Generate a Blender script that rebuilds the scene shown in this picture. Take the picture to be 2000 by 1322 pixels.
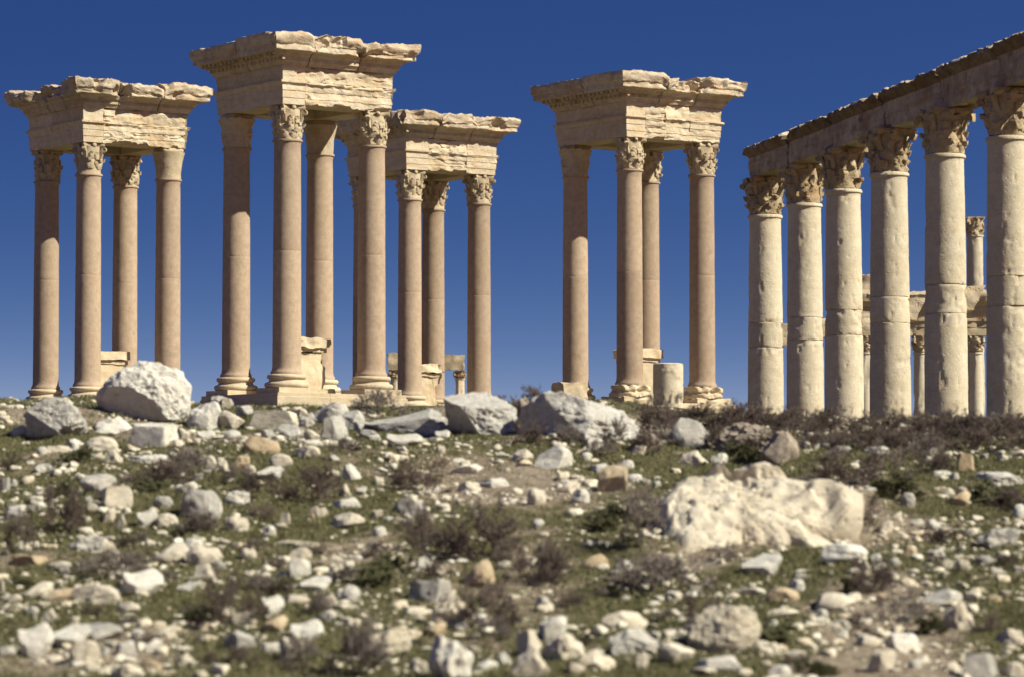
import bpy, bmesh, math, random
import numpy as np
from mathutils import Vector, Matrix

for o in list(bpy.data.objects):
    bpy.data.objects.remove(o, do_unlink=True)
sc = bpy.context.scene
COL = sc.collection
R = math.radians

# ------------------------------------------------------------------ camera
F = 6600.0                      # focal length in pixels of the 2000 px wide photograph
PITCH = math.atan(331.0 / F)
cam = bpy.data.cameras.new('camera')
cam.sensor_fit = 'HORIZONTAL'; cam.sensor_width = 36.0
cam.lens = 36.0 * F / 2000.0
cam.clip_start = 0.5; cam.clip_end = 12000
cam.dof.use_dof = True; cam.dof.focus_distance = 106.0
cam.dof.aperture_fstop = 1.7; cam.dof.aperture_blades = 7
camo = bpy.data.objects.new('camera', cam); COL.objects.link(camo)
camo.location = (0, 0, 0); camo.rotation_euler = (R(90) + PITCH, 0, 0)
sc.camera = camo

# ------------------------------------------------------------------ sky and sun
SUN_EL = R(41.0); SUN_AZ = math.atan2(0.92, -0.40)
SDIR = Vector((math.sin(SUN_AZ) * math.cos(SUN_EL), math.cos(SUN_AZ) * math.cos(SUN_EL), math.sin(SUN_EL)))
world = bpy.data.worlds.new('World'); sc.world = world; world.use_nodes = True
wn, wl = world.node_tree.nodes, world.node_tree.links
wn.clear()
wo = wn.new('ShaderNodeOutputWorld'); bg = wn.new('ShaderNodeBackground'); bg.inputs['Strength'].default_value = 0.10
sky = wn.new('ShaderNodeTexSky'); sky.sky_type = 'NISHITA'; sky.sun_disc = False
sky.sun_elevation = SUN_EL; sky.sun_rotation = SUN_AZ
sky.altitude = 400; sky.air_density = 1.0; sky.dust_density = 0.15; sky.ozone_density = 4.0
tc = wn.new('ShaderNodeTexCoord'); sx = wn.new('ShaderNodeSeparateXYZ'); cx = wn.new('ShaderNodeCombineXYZ')
ma = wn.new('ShaderNodeMath'); ma.operation = 'MULTIPLY_ADD'      # dry desert air: the deep blue starts low over the horizon
ma.inputs[1].default_value = 5.9; ma.inputs[2].default_value = 0.024
wl.new(tc.outputs['Generated'], sx.inputs[0]); wl.new(sx.outputs['Z'], ma.inputs[0])
wl.new(sx.outputs['X'], cx.inputs['X']); wl.new(sx.outputs['Y'], cx.inputs['Y']); wl.new(ma.outputs[0], cx.inputs['Z'])
nv = wn.new('ShaderNodeVectorMath'); nv.operation = 'NORMALIZE'
wl.new(cx.outputs[0], nv.inputs[0]); wl.new(nv.outputs[0], sky.inputs['Vector'])
sp_ = wn.new('ShaderNodeSeparateColor'); cb_ = wn.new('ShaderNodeCombineColor')      # slide-film and polariser response of the blue
wl.new(sky.outputs[0], sp_.inputs[0])
for i_, (p_, k_) in enumerate(((2.1, 7.7), (1.55, 1.78), (0.97, 0.91))):
    m1 = wn.new('ShaderNodeMath'); m1.operation = 'MULTIPLY'; m1.inputs[1].default_value = 0.1
    m2 = wn.new('ShaderNodeMath'); m2.operation = 'POWER'; m2.inputs[1].default_value = p_
    m3 = wn.new('ShaderNodeMath'); m3.operation = 'MULTIPLY'; m3.inputs[1].default_value = k_ * 10 / 2 ** 0.65
    wl.new(sp_.outputs[i_], m1.inputs[0]); wl.new(m1.outputs[0], m2.inputs[0]); wl.new(m2.outputs[0], m3.inputs[0]); wl.new(m3.outputs[0], cb_.inputs[i_])
wl.new(cb_.outputs[0], bg.inputs['Color']); wl.new(bg.outputs[0], wo.inputs[0])
sl = bpy.data.lights.new('sun', 'SUN'); sl.energy = 5.0; sl.angle = R(0.53); sl.color = (1.0, 0.945, 0.79)
so = bpy.data.objects.new('sun', sl); COL.objects.link(so)
so.rotation_euler = SDIR.to_track_quat('Z', 'Y').to_euler(); so.location = SDIR * 150
sc.view_settings.view_transform = 'Standard'; sc.view_settings.look = 'None'
sc.view_settings.exposure = 0.65; sc.view_settings.gamma = 1.0; sc.view_settings.use_curve_mapping = False
sc.render.engine = 'CYCLES'
sc.cycles.use_denoising = True
sc.cycles.max_bounces = 6; sc.cycles.diffuse_bounces = 3
sc.cycles.filter_width = 1.6

# ------------------------------------------------------------------ noise
def _hash(ix, iy, iz, seed):
    h = (ix.astype(np.uint32) * np.uint32(374761393) + iy.astype(np.uint32) * np.uint32(668265263)
         + iz.astype(np.uint32) * np.uint32(2147483647) + np.uint32((seed * 1274126177) & 0xFFFFFFFF))
    h ^= h >> np.uint32(13); h *= np.uint32(1274126177); h ^= h >> np.uint32(16)
    h *= np.uint32(2246822519); h ^= h >> np.uint32(15)
    return h.astype(np.float64) / 4294967295.0

def vnoise(p, seed=0):
    p = np.asarray(p, float)
    i = np.floor(p).astype(np.int64); f = p - i
    u = f * f * f * (f * (f * 6 - 15) + 10)
    r = 0
    for dx in (0, 1):
        wx = u[:, 0] if dx else 1 - u[:, 0]
        for dy in (0, 1):
            wy = u[:, 1] if dy else 1 - u[:, 1]
            for dz in (0, 1):
                wz = u[:, 2] if dz else 1 - u[:, 2]
                r = r + wx * wy * wz * _hash(i[:, 0] + dx, i[:, 1] + dy, i[:, 2] + dz, seed)
    return r * 2 - 1

def fbm(p, octv=4, seed=0, gain=0.5, lac=2.03):
    a, r, q = 1.0, 0, np.asarray(p, float)
    for k in range(octv):
        r = r + a * vnoise(q + 13.7 * k, seed + k * 17)
        a *= gain; q = q * lac
    return r

def smooth(x, a, b):
    t = np.clip((x - a) / (b - a), 0, 1)
    return t * t * (3 - 2 * t)

# ------------------------------------------------------------------ pixels <-> place (only used to read positions off the photograph)
FWD = np.array((0, math.cos(PITCH), math.sin(PITCH))); UP = np.array((0, -math.sin(PITCH), math.cos(PITCH)))
def ray(px, py):
    d = FWD + np.array((1.0, 0, 0)) * (px - 1000) / F + UP * (661 - py) / F
    return d / d[1]
def at(px, py, Y):
    return ray(px, py) * Y
def proj(p):
    p = np.asarray(p, float); w = p @ FWD
    return 1000 + F * p[0] / w, 661 - F * (p @ UP) / w

# ------------------------------------------------------------------ terrain height
PY = np.array([-60, 20, 30, 50, 53, 60, 75, 90, 101, 106, 135, 200, 400, 2000, 9000], float)
PZ = np.array([-4.0, -2.6, -1.5, 1.50, 1.60, 1.66, 1.80, 2.35, 3.0, 3.2, 3.2, 2.2, 1.0, -4, -12], float)
def H(x, y):
    x = np.atleast_1d(np.asarray(x, float)); y = np.atleast_1d(np.asarray(y, float))
    z = np.interp(y, PY, PZ)
    z = z - 0.20 * smooth(x, 0.8, 3.4) * smooth(y, 38, 50) * (1 - smooth(y, 90, 104))
    z = z - 0.12 * smooth(x, -6.3, -4.8) * (1 - smooth(x, -1.6, -0.4)) * smooth(y, 44, 50) * (1 - smooth(y, 92, 104))
    z = z - 0.5 * smooth(x, 4.5, 7.5) * smooth(y, 60, 78) * (1 - smooth(y, 120, 160))
    q = np.stack([x, y, np.zeros_like(x)], 1)
    near = 1 - smooth(y, 55, 90)
    z = z + (0.13 * fbm(q * 0.45, 3, 5) + 0.045 * fbm(q * 2.1, 3, 9)) * (0.25 + 0.75 * near)
    return z
def Hs(x, y): return float(H(x, y)[0])
def ground_hit(px, py):
    d = ray(px, py); ys = np.linspace(26, 62, 721)
    zz = H(d[0] * ys, ys); below = zz >= d[2] * ys
    k = int(np.argmax(below)) if below.any() else int(np.argmin(np.abs(ys - 50)))
    Y = ys[k]
    return d[0] * Y, Y, float(zz[k])

# ------------------------------------------------------------------ object helpers
def link(o, parent=None):
    COL.objects.link(o)
    if parent is not None: o.parent = parent
    return o
def tag(o, label=None, cat=None, group=None, kind=None):
    if label: o['label'] = label
    if cat: o['category'] = cat
    if group: o['group'] = group
    if kind: o['kind'] = kind
    return o
def empty(name, loc=(0, 0, 0), rz=0, parent=None):
    o = bpy.data.objects.new(name, None); o.location = loc; o.rotation_euler = (0, 0, rz)
    o.empty_display_size = 0.2
    return link(o, parent)

class MB:
    """collects vertices and faces for one mesh"""
    def __init__(s): s.v = []; s.f = []; s.n = 0
    def add(s, V, Fc):
        s.v.append(np.asarray(V, float)); s.f += [[i + s.n for i in f] for f in Fc]; s.n += len(V); return s
    def verts(s): return np.concatenate(s.v)
    def mesh(s, name, mat, sharp=35, flat=False):
        me = bpy.data.meshes.new(name)
        me.from_pydata(s.verts().tolist(), [], s.f); me.materials.append(mat)
        if not flat:
            me.shade_smooth()
            if sharp: me.set_sharp_from_angle(angle=R(sharp))
        return me
    def build(s, name, mat, parent=None, **k):
        return link(bpy.data.objects.new(name, s.mesh(name, mat, **k)), parent)

def grid_faces(nr, nc, wrap=False):
    f = []
    for i in range(nr - 1):
        for j in range(nc if wrap else nc - 1):
            k = (j + 1) % nc
            f.append([i * nc + j, i * nc + k, (i + 1) * nc + k, (i + 1) * nc + j])
    return f
def lathe(prof, seg=40):
    prof = np.asarray(prof, float); a = np.linspace(0, 2 * np.pi, seg, endpoint=False)
    V = np.stack([np.outer(prof[:, 0], np.cos(a)), np.outer(prof[:, 0], np.sin(a)), np.outer(prof[:, 1], np.ones(seg))], 2).reshape(-1, 3)
    fc = grid_faces(len(prof), seg, True)
    fc.append(list(range(seg))[::-1]); fc.append([(len(prof) - 1) * seg + j for j in range(seg)])
    return V, fc
def resample(ch, step):
    ch = np.asarray(ch, float); out = [ch[0]]
    for a, b in zip(ch[:-1], ch[1:]):
        n = max(1, int(round(np.linalg.norm(b - a) / step)))
        for k in range(1, n + 1): out.append(a + (b - a) * k / n)
    return np.array(out)
def box_grid(x0, x1, y0, y1, z0, z1, step=0.08):
    """box with subdivided faces, for worn blocks"""
    V, Fc = [], []
    def face(o, a, b, na, nb):
        base = len(V)
        for i in range(na + 1):
            for j in range(nb + 1): V.append(o + a * i / na + b * j / nb)
        for i in range(na):
            for j in range(nb):
                Fc.append([base + i * (nb + 1) + j, base + (i + 1) * (nb + 1) + j, base + (i + 1) * (nb + 1) + j + 1, base + i * (nb + 1) + j + 1])
    X, Y, Z = np.array((x1 - x0, 0, 0.)), np.array((0, y1 - y0, 0.)), np.array((0, 0, z1 - z0))
    n = lambda v: max(1, int(round(np.linalg.norm(v) / step)))
    o = np.array((x0, y0, z0), float)
    for p, a, b in ((o, X, Z), (o + Y, X, Z), (o, Y, Z), (o + X, Y, Z), (o, X, Y), (o + Z, X, Y)): face(p, a, b, n(a), n(b))
    V = np.array(V); key = np.round(V, 4)
    u, inv = np.unique(key, axis=0, return_inverse=True); inv = inv.ravel()
    return u.astype(float), [[int(inv[i]) for i in f] for f in Fc]
def worn(V, amp, sc_=3.0, seed=0, octv=4, world=(0, 0, 0)):
    q = np.asarray(V) + np.asarray(world)
    d = np.stack([fbm(q * sc_ + 31.7 * k, octv, seed + 101 * k) for k in range(3)], 1)
    return V + amp * d
_ico = {}
def ico(n):
    if n not in _ico:
        bm = bmesh.new(); bmesh.ops.create_icosphere(bm, subdivisions=n, radius=1.0)
        _ico[n] = (np.array([v.co[:] for v in bm.verts]), [[v.index for v in f.verts] for f in bm.faces]); bm.free()
    return _ico[n]

# ------------------------------------------------------------------ materials
class NT:
    def __init__(s, name):
        s.m = bpy.data.materials.new(name); s.m.use_nodes = True
        s.n, s.l = s.m.node_tree.nodes, s.m.node_tree.links
        s.b = s.n['Principled BSDF']; s.b.inputs['Roughness'].default_value = 0.92
        s.b.inputs['Specular IOR Level'].default_value = 0.15
    def new(s, t, **k):
        n = s.n.new(t)
        for a, v in k.items(): setattr(n, a, v)
        return n
    def noise(s, vec, scale, detail=5, rough=0.55):
        n = s.new('ShaderNodeTexNoise'); n.inputs['Scale'].default_value = scale
        n.inputs['Detail'].default_value = detail; n.inputs['Roughness'].default_value = rough
        s.l.new(vec, n.inputs['Vector']); return n.outputs['Fac']
    def ramp(s, fac, a, b):
        n = s.new('ShaderNodeMapRange'); n.interpolation_type = 'SMOOTHSTEP'
        n.inputs['From Min'].default_value = a; n.inputs['From Max'].default_value = b
        s.l.new(fac, n.inputs['Value']); return n.outputs[0]
    def mix(s, fac, a, b, mode='MIX'):
        n = s.new('ShaderNodeMix', data_type='RGBA', blend_type=mode)
        for i, v in ((0, fac), (6, a), (7, b)):
            if isinstance(v, (int, float)): n.inputs[i].default_value = v
            elif isinstance(v, tuple): n.inputs[i].default_value = (*v, 1)
            else: s.l.new(v, n.inputs[i])
        return n.outputs[2]
    def math(s, op, a, b):
        n = s.new('ShaderNodeMath', operation=op)
        for i, v in ((0, a), (1, b)):
            if isinstance(v, (int, float)): n.inputs[i].default_value = v
            else: s.l.new(v, n.inputs[i])
        return n.outputs[0]
    def coords(s, stretch=(1, 1, 1), off=True):
        tc = s.new('ShaderNodeTexCoord'); mp = s.new('ShaderNodeMapping'); mp.inputs['Scale'].default_value = stretch
        s.l.new(tc.outputs['Object'], mp.inputs['Vector'])
        if off:
            oi = s.new('ShaderNodeObjectInfo'); m = s.new('ShaderNodeMath', operation='MULTIPLY'); m.inputs[1].default_value = 57.0
            s.l.new(oi.outputs['Random'], m.inputs[0]); s.l.new(m.outputs[0], mp.inputs['Location'])
        return mp.outputs[0]
    def bump(s, h, strength, dist):
        n = s.new('ShaderNodeBump'); n.inputs['Strength'].default_value = strength; n.inputs['Distance'].default_value = dist
        s.l.new(h, n.inputs['Height']); s.l.new(n.outputs[0], s.b.inputs['Normal'])
    def color(s, c): s.l.new(c, s.b.inputs['Base Color'])

def stone(name, light, dark, stain, patina, scale=1.0, strata=0.5, stain_amt=0.5, pat_amt=0.4, bump=0.02, var=0.10, pits=True):
    light, dark, stain, patina = [tuple(0.88 * v for v in c) for c in (light, dark, stain, patina)]
    t = NT(name); v = t.coords(); vs = t.coords((0.5, 0.5, 5.0))
    big = t.noise(v, 0.9 * scale, 4); mid = t.noise(v, 4.0 * scale, 6, 0.62); fine = t.noise(v, 26 * scale, 4, 0.7)
    st = t.noise(vs, 1.6 * scale, 5, 0.6)
    c = t.mix(t.ramp(mid, 0.32, 0.68), dark, light)
    c = t.mix(t.math('MULTIPLY', t.ramp(st, 0.47, 0.68), strata), c, stain)
    c = t.mix(t.math('MULTIPLY', t.ramp(big, 0.50, 0.70), stain_amt), c, stain)
    pn = t.noise(v, 2.2 * scale, 6, 0.7)
    c = t.mix(t.math('MULTIPLY', t.ramp(pn, 0.54, 0.72), pat_amt), c, patina)
    c = t.mix(0.30, c, t.mix(t.ramp(fine, 0.35, 0.7), (0.45, 0.45, 0.45), (1.0, 1.0, 1.0)), 'MULTIPLY')
    oi = t.new('ShaderNodeObjectInfo')
    h = t.new('ShaderNodeHueSaturation'); t.l.new(c, h.inputs['Color'])
    mr = t.new('ShaderNodeMapRange'); mr.inputs['To Min'].default_value = 1 - var; mr.inputs['To Max'].default_value = 1 + var
    t.l.new(oi.outputs['Random'], mr.inputs['Value']); t.l.new(mr.outputs[0], h.inputs['Value'])
    t.color(h.outputs[0])
    hb = t.math('ADD', t.math('MULTIPLY', mid, 1.0), t.math('MULTIPLY', fine, 0.35))
    if pits:
        vo = t.new('ShaderNodeTexVoronoi'); vo.inputs['Scale'].default_value = 9 * scale; t.l.new(v, vo.inputs['Vector'])
        hb = t.math('ADD', hb, t.math('MULTIPLY', t.ramp(vo.outputs['Distance'], 0.0, 0.35), 0.35))
    t.bump(hb, 1.0, bump)
    return t.m

M = {}
M['granite'] = stone('rose_granite', (0.505, 0.388, 0.276), (0.415, 0.314, 0.222), (0.43, 0.31, 0.205), (0.29, 0.22, 0.16), 1.4, 0.25, 0.5, 0.55, 0.006, 0.13, False)
M['entab'] = stone('weathered_limestone', (0.69, 0.60, 0.445), (0.60, 0.495, 0.345), (0.56, 0.38, 0.19), (0.34, 0.27, 0.19), 1.0, 0.55, 0.40, 0.35, 0.03)
M['cornice'] = stone('grimy_limestone', (0.66, 0.57, 0.43), (0.51, 0.41, 0.285), (0.50, 0.315, 0.155), (0.20, 0.15, 0.11), 1.0, 0.45, 0.40, 0.65, 0.03)
M['capital'] = stone('carved_limestone', (0.62, 0.52, 0.36), (0.50, 0.41, 0.27), (0.47, 0.33, 0.19), (0.25, 0.20, 0.15), 1.3, 0.2, 0.35, 0.45, 0.015)
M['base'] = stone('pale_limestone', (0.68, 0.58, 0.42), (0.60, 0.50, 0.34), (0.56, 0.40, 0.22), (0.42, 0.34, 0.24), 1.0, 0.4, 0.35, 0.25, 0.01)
M['drum'] = stone('cream_limestone', (0.68, 0.605, 0.45), (0.60, 0.525, 0.38), (0.54, 0.41, 0.24), (0.38, 0.32, 0.245), 0.9, 0.25, 0.22, 0.30, 0.012)
M['darkcap'] = stone('brown_limestone', (0.56, 0.46, 0.30), (0.43, 0.34, 0.21), (0.42, 0.26, 0.12), (0.15, 0.11, 0.075), 1.2, 0.3, 0.5, 0.75, 0.03)
M['beam'] = stone('greyish_limestone', (0.54, 0.46, 0.345), (0.38, 0.315, 0.23), (0.27, 0.18, 0.105), (0.12, 0.095, 0.07), 0.8, 0.5, 0.7, 0.85, 0.025)
M['pale'] = stone('pale_grey_rock', (0.64, 0.615, 0.54), (0.50, 0.48, 0.42), (0.46, 0.39, 0.29), (0.21, 0.20, 0.185), 1.1, 0.1, 0.3, 0.65, 0.025, 0.08)
M['darkbeam'] = stone('sooty_limestone', (0.30, 0.225, 0.145), (0.19, 0.14, 0.09), (0.21, 0.125, 0.06), (0.07, 0.053, 0.04), 0.9, 0.4, 0.6, 0.85, 0.03)
M['far'] = stone('far_limestone', (0.60, 0.50, 0.33), (0.50, 0.41, 0.26), (0.46, 0.31, 0.16), (0.24, 0.19, 0.14), 0.8, 0.4, 0.5, 0.5, 0.02)
M['white'] = stone('white_limestone_rock', (0.78, 0.75, 0.65), (0.66, 0.625, 0.53), (0.55, 0.46, 0.33), (0.29, 0.275, 0.24), 1.1, 0.1, 0.25, 0.40, 0.02, 0.08)
M['cream'] = stone('cream_limestone_rock', (0.74, 0.675, 0.535), (0.62, 0.555, 0.43), (0.56, 0.45, 0.29), (0.30, 0.265, 0.21), 1.2, 0.15, 0.35, 0.40, 0.02, 0.12)
M['ledge'] = stone('cream_ledge_rock', (0.71, 0.645, 0.505), (0.59, 0.525, 0.40), (0.50, 0.40, 0.27), (0.25, 0.205, 0.155), 0.9, 0.2, 0.40, 0.75, 0.035, 0.05)
M['tan'] = stone('tan_limestone_rock', (0.60, 0.49, 0.325), (0.50, 0.39, 0.25), (0.50, 0.35, 0.18), (0.30, 0.24, 0.175), 1.2, 0.2, 0.4, 0.35, 0.02, 0.10)
M['grey'] = stone('grey_limestone_rock', (0.52, 0.495, 0.435), (0.38, 0.36, 0.315), (0.40, 0.33, 0.25), (0.18, 0.17, 0.15), 1.1, 0.1, 0.3, 0.60, 0.02, 0.10)
M['brownrock'] = stone('brown_stained_rock', (0.50, 0.43, 0.34), (0.34, 0.28, 0.22), (0.34, 0.22, 0.13), (0.15, 0.12, 0.10), 1.4, 0.1, 0.5, 0.7, 0.03, 0.10)
ROCKCOL = {'w': ('white', 'white'), 'c': ('cream', 'cream'), 't': ('tan', 'tan'), 'g': ('grey', 'grey'), 'b': ('brownrock', 'brown-stained'), 'p': ('pale', 'pale grey')}

BIGM = {
 'w': stone('white_boulder', (0.78, 0.75, 0.66), (0.68, 0.645, 0.555), (0.54, 0.46, 0.35), (0.27, 0.255, 0.23), 2.6, 0.1, 0.30, 0.55, 0.03, 0.04),
 'p': stone('pale_grey_boulder', (0.66, 0.635, 0.565), (0.50, 0.48, 0.425), (0.42, 0.355, 0.275), (0.17, 0.16, 0.15), 2.4, 0.1, 0.40, 0.85, 0.04, 0.05),
 'g': stone('grey_boulder', (0.54, 0.515, 0.455), (0.38, 0.36, 0.32), (0.38, 0.31, 0.24), (0.16, 0.15, 0.135), 2.4, 0.1, 0.35, 0.75, 0.03, 0.05),
 'c': stone('cream_boulder', (0.72, 0.655, 0.51), (0.60, 0.535, 0.405), (0.52, 0.41, 0.27), (0.27, 0.235, 0.185), 2.6, 0.15, 0.40, 0.60, 0.03, 0.05),
 't': M['tan'], 'b': stone('brown_boulder', (0.56, 0.49, 0.395), (0.36, 0.30, 0.24), (0.33, 0.22, 0.14), (0.13, 0.105, 0.09), 2.6, 0.1, 0.5, 0.8, 0.04, 0.05)}

def island_mat(name, cols, rough=0.95, trans=0.0, fine=None):
    t = NT(name); g = t.new('ShaderNodeNewGeometry'); cr = t.new('ShaderNodeValToRGB')
    cr.color_ramp.interpolation = 'LINEAR'; el = cr.color_ramp.elements
    while len(el) < len(cols): el.new(0.5)
    for i, c in enumerate(cols): el[i].position = i / (len(cols) - 1); el[i].color = (*c, 1)
    t.l.new(g.outputs['Random Per Island'], cr.inputs[0])
    c = cr.outputs[0]
    if fine:
        n = t.noise(t.coords(off=False), fine, 4, 0.65)
        c = t.mix(0.5, c, t.mix(t.ramp(n, 0.35, 0.65), (0.45, 0.42, 0.38), (1.0, 1.0, 1.0)), 'MULTIPLY')
        t.bump(n, 1.0, 0.01)
    t.color(c); t.b.inputs['Roughness'].default_value = rough
    return t.m
M['gravel'] = island_mat('limestone_chips', [(0.42, 0.38, 0.30), (0.72, 0.67, 0.53), (0.56, 0.48, 0.345), (0.68, 0.63, 0.50), (0.50, 0.455, 0.37), (0.74, 0.70, 0.58)], fine=14)
M['grass'] = island_mat('short_grass', [(0.085, 0.092, 0.037), (0.15, 0.146, 0.068), (0.08, 0.086, 0.036), (0.24, 0.21, 0.12), (0.11, 0.112, 0.048), (0.20, 0.175, 0.095)])
M['twig'] = island_mat('dry_twigs', [(0.098, 0.072, 0.060), (0.135, 0.105, 0.088), (0.08, 0.06, 0.052), (0.165, 0.132, 0.108)])
M['twiggrey'] = island_mat('grey_dry_twigs', [(0.17, 0.145, 0.13), (0.23, 0.195, 0.165), (0.13, 0.11, 0.10), (0.26, 0.22, 0.18)])
M['herb'] = island_mat('green_herb', [(0.075, 0.082, 0.035), (0.11, 0.112, 0.055), (0.07, 0.072, 0.035), (0.15, 0.14, 0.08)])

def ground_mat():
    t = NT('stony_soil'); v = t.coords(off=False)
    at_ = t.new('ShaderNodeAttribute', attribute_name='green')
    n1 = t.noise(v, 3.0, 6, 0.65); n2 = t.noise(v, 18, 5, 0.7); n3 = t.noise(v, 60, 3, 0.7)
    soil = t.mix(t.ramp(n1, 0.35, 0.65), (0.23, 0.175, 0.12), (0.36, 0.295, 0.21))
    soil = t.mix(t.ramp(n2, 0.53, 0.63), soil, (0.58, 0.51, 0.39))
    moss = t.mix(t.ramp(n2, 0.35, 0.65), (0.075, 0.074, 0.030), (0.165, 0.148, 0.072))
    f = t.math('ADD', at_.outputs['Fac'], t.math('MULTIPLY', t.math('SUBTRACT', n1, 0.5), 1.6))
    c = t.mix(t.ramp(f, 0.35, 0.65), soil, moss)
    c = t.mix(0.5, c, t.mix(t.ramp(n3, 0.3, 0.7), (0.4, 0.4, 0.4), (1, 1, 1)), 'MULTIPLY')
    t.color(c); t.bump(t.math('ADD', n2, t.math('MULTIPLY', n3, 0.4)), 1.0, 0.05)
    return t.m
M['ground'] = ground_mat()

# ------------------------------------------------------------------ ground sheet
def green_at(x, y):
    q = np.stack([x, y * 0.7, np.zeros_like(x)], 1)
    return 0.75 + 0.62 * fbm(q * 0.55, 3, 77) + 0.05 * np.clip(x, -6, 6) / 6
xs = np.unique(np.concatenate([np.linspace(-13, 13, 218), np.sign(np.linspace(-1, 1, 60)) * (13 + 6000 * np.abs(np.linspace(-1, 1, 60)) ** 4), np.linspace(-30, 30, 31)]))
ys = np.unique(np.concatenate([np.linspace(24, 58, 300), np.linspace(58, 135, 70), np.linspace(-60, 24, 22), 135 + 8500 * np.linspace(0, 1, 40) ** 3]))
GX, GY = np.meshgrid(xs, ys); gx, gy = GX.ravel(), GY.ravel()
mb = MB(); mb.add(np.stack([gx, gy, H(gx, gy)], 1), grid_faces(len(ys), len(xs)))
ground = mb.build('ground', M['ground'], sharp=None); tag(ground, 'stony hillside of bare soil and thin grass', kind='structure')
a = ground.data.attributes.new('green', 'FLOAT', 'POINT'); a.data.foreach_set('value', green_at(gx, gy).astype(np.float32))

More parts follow.
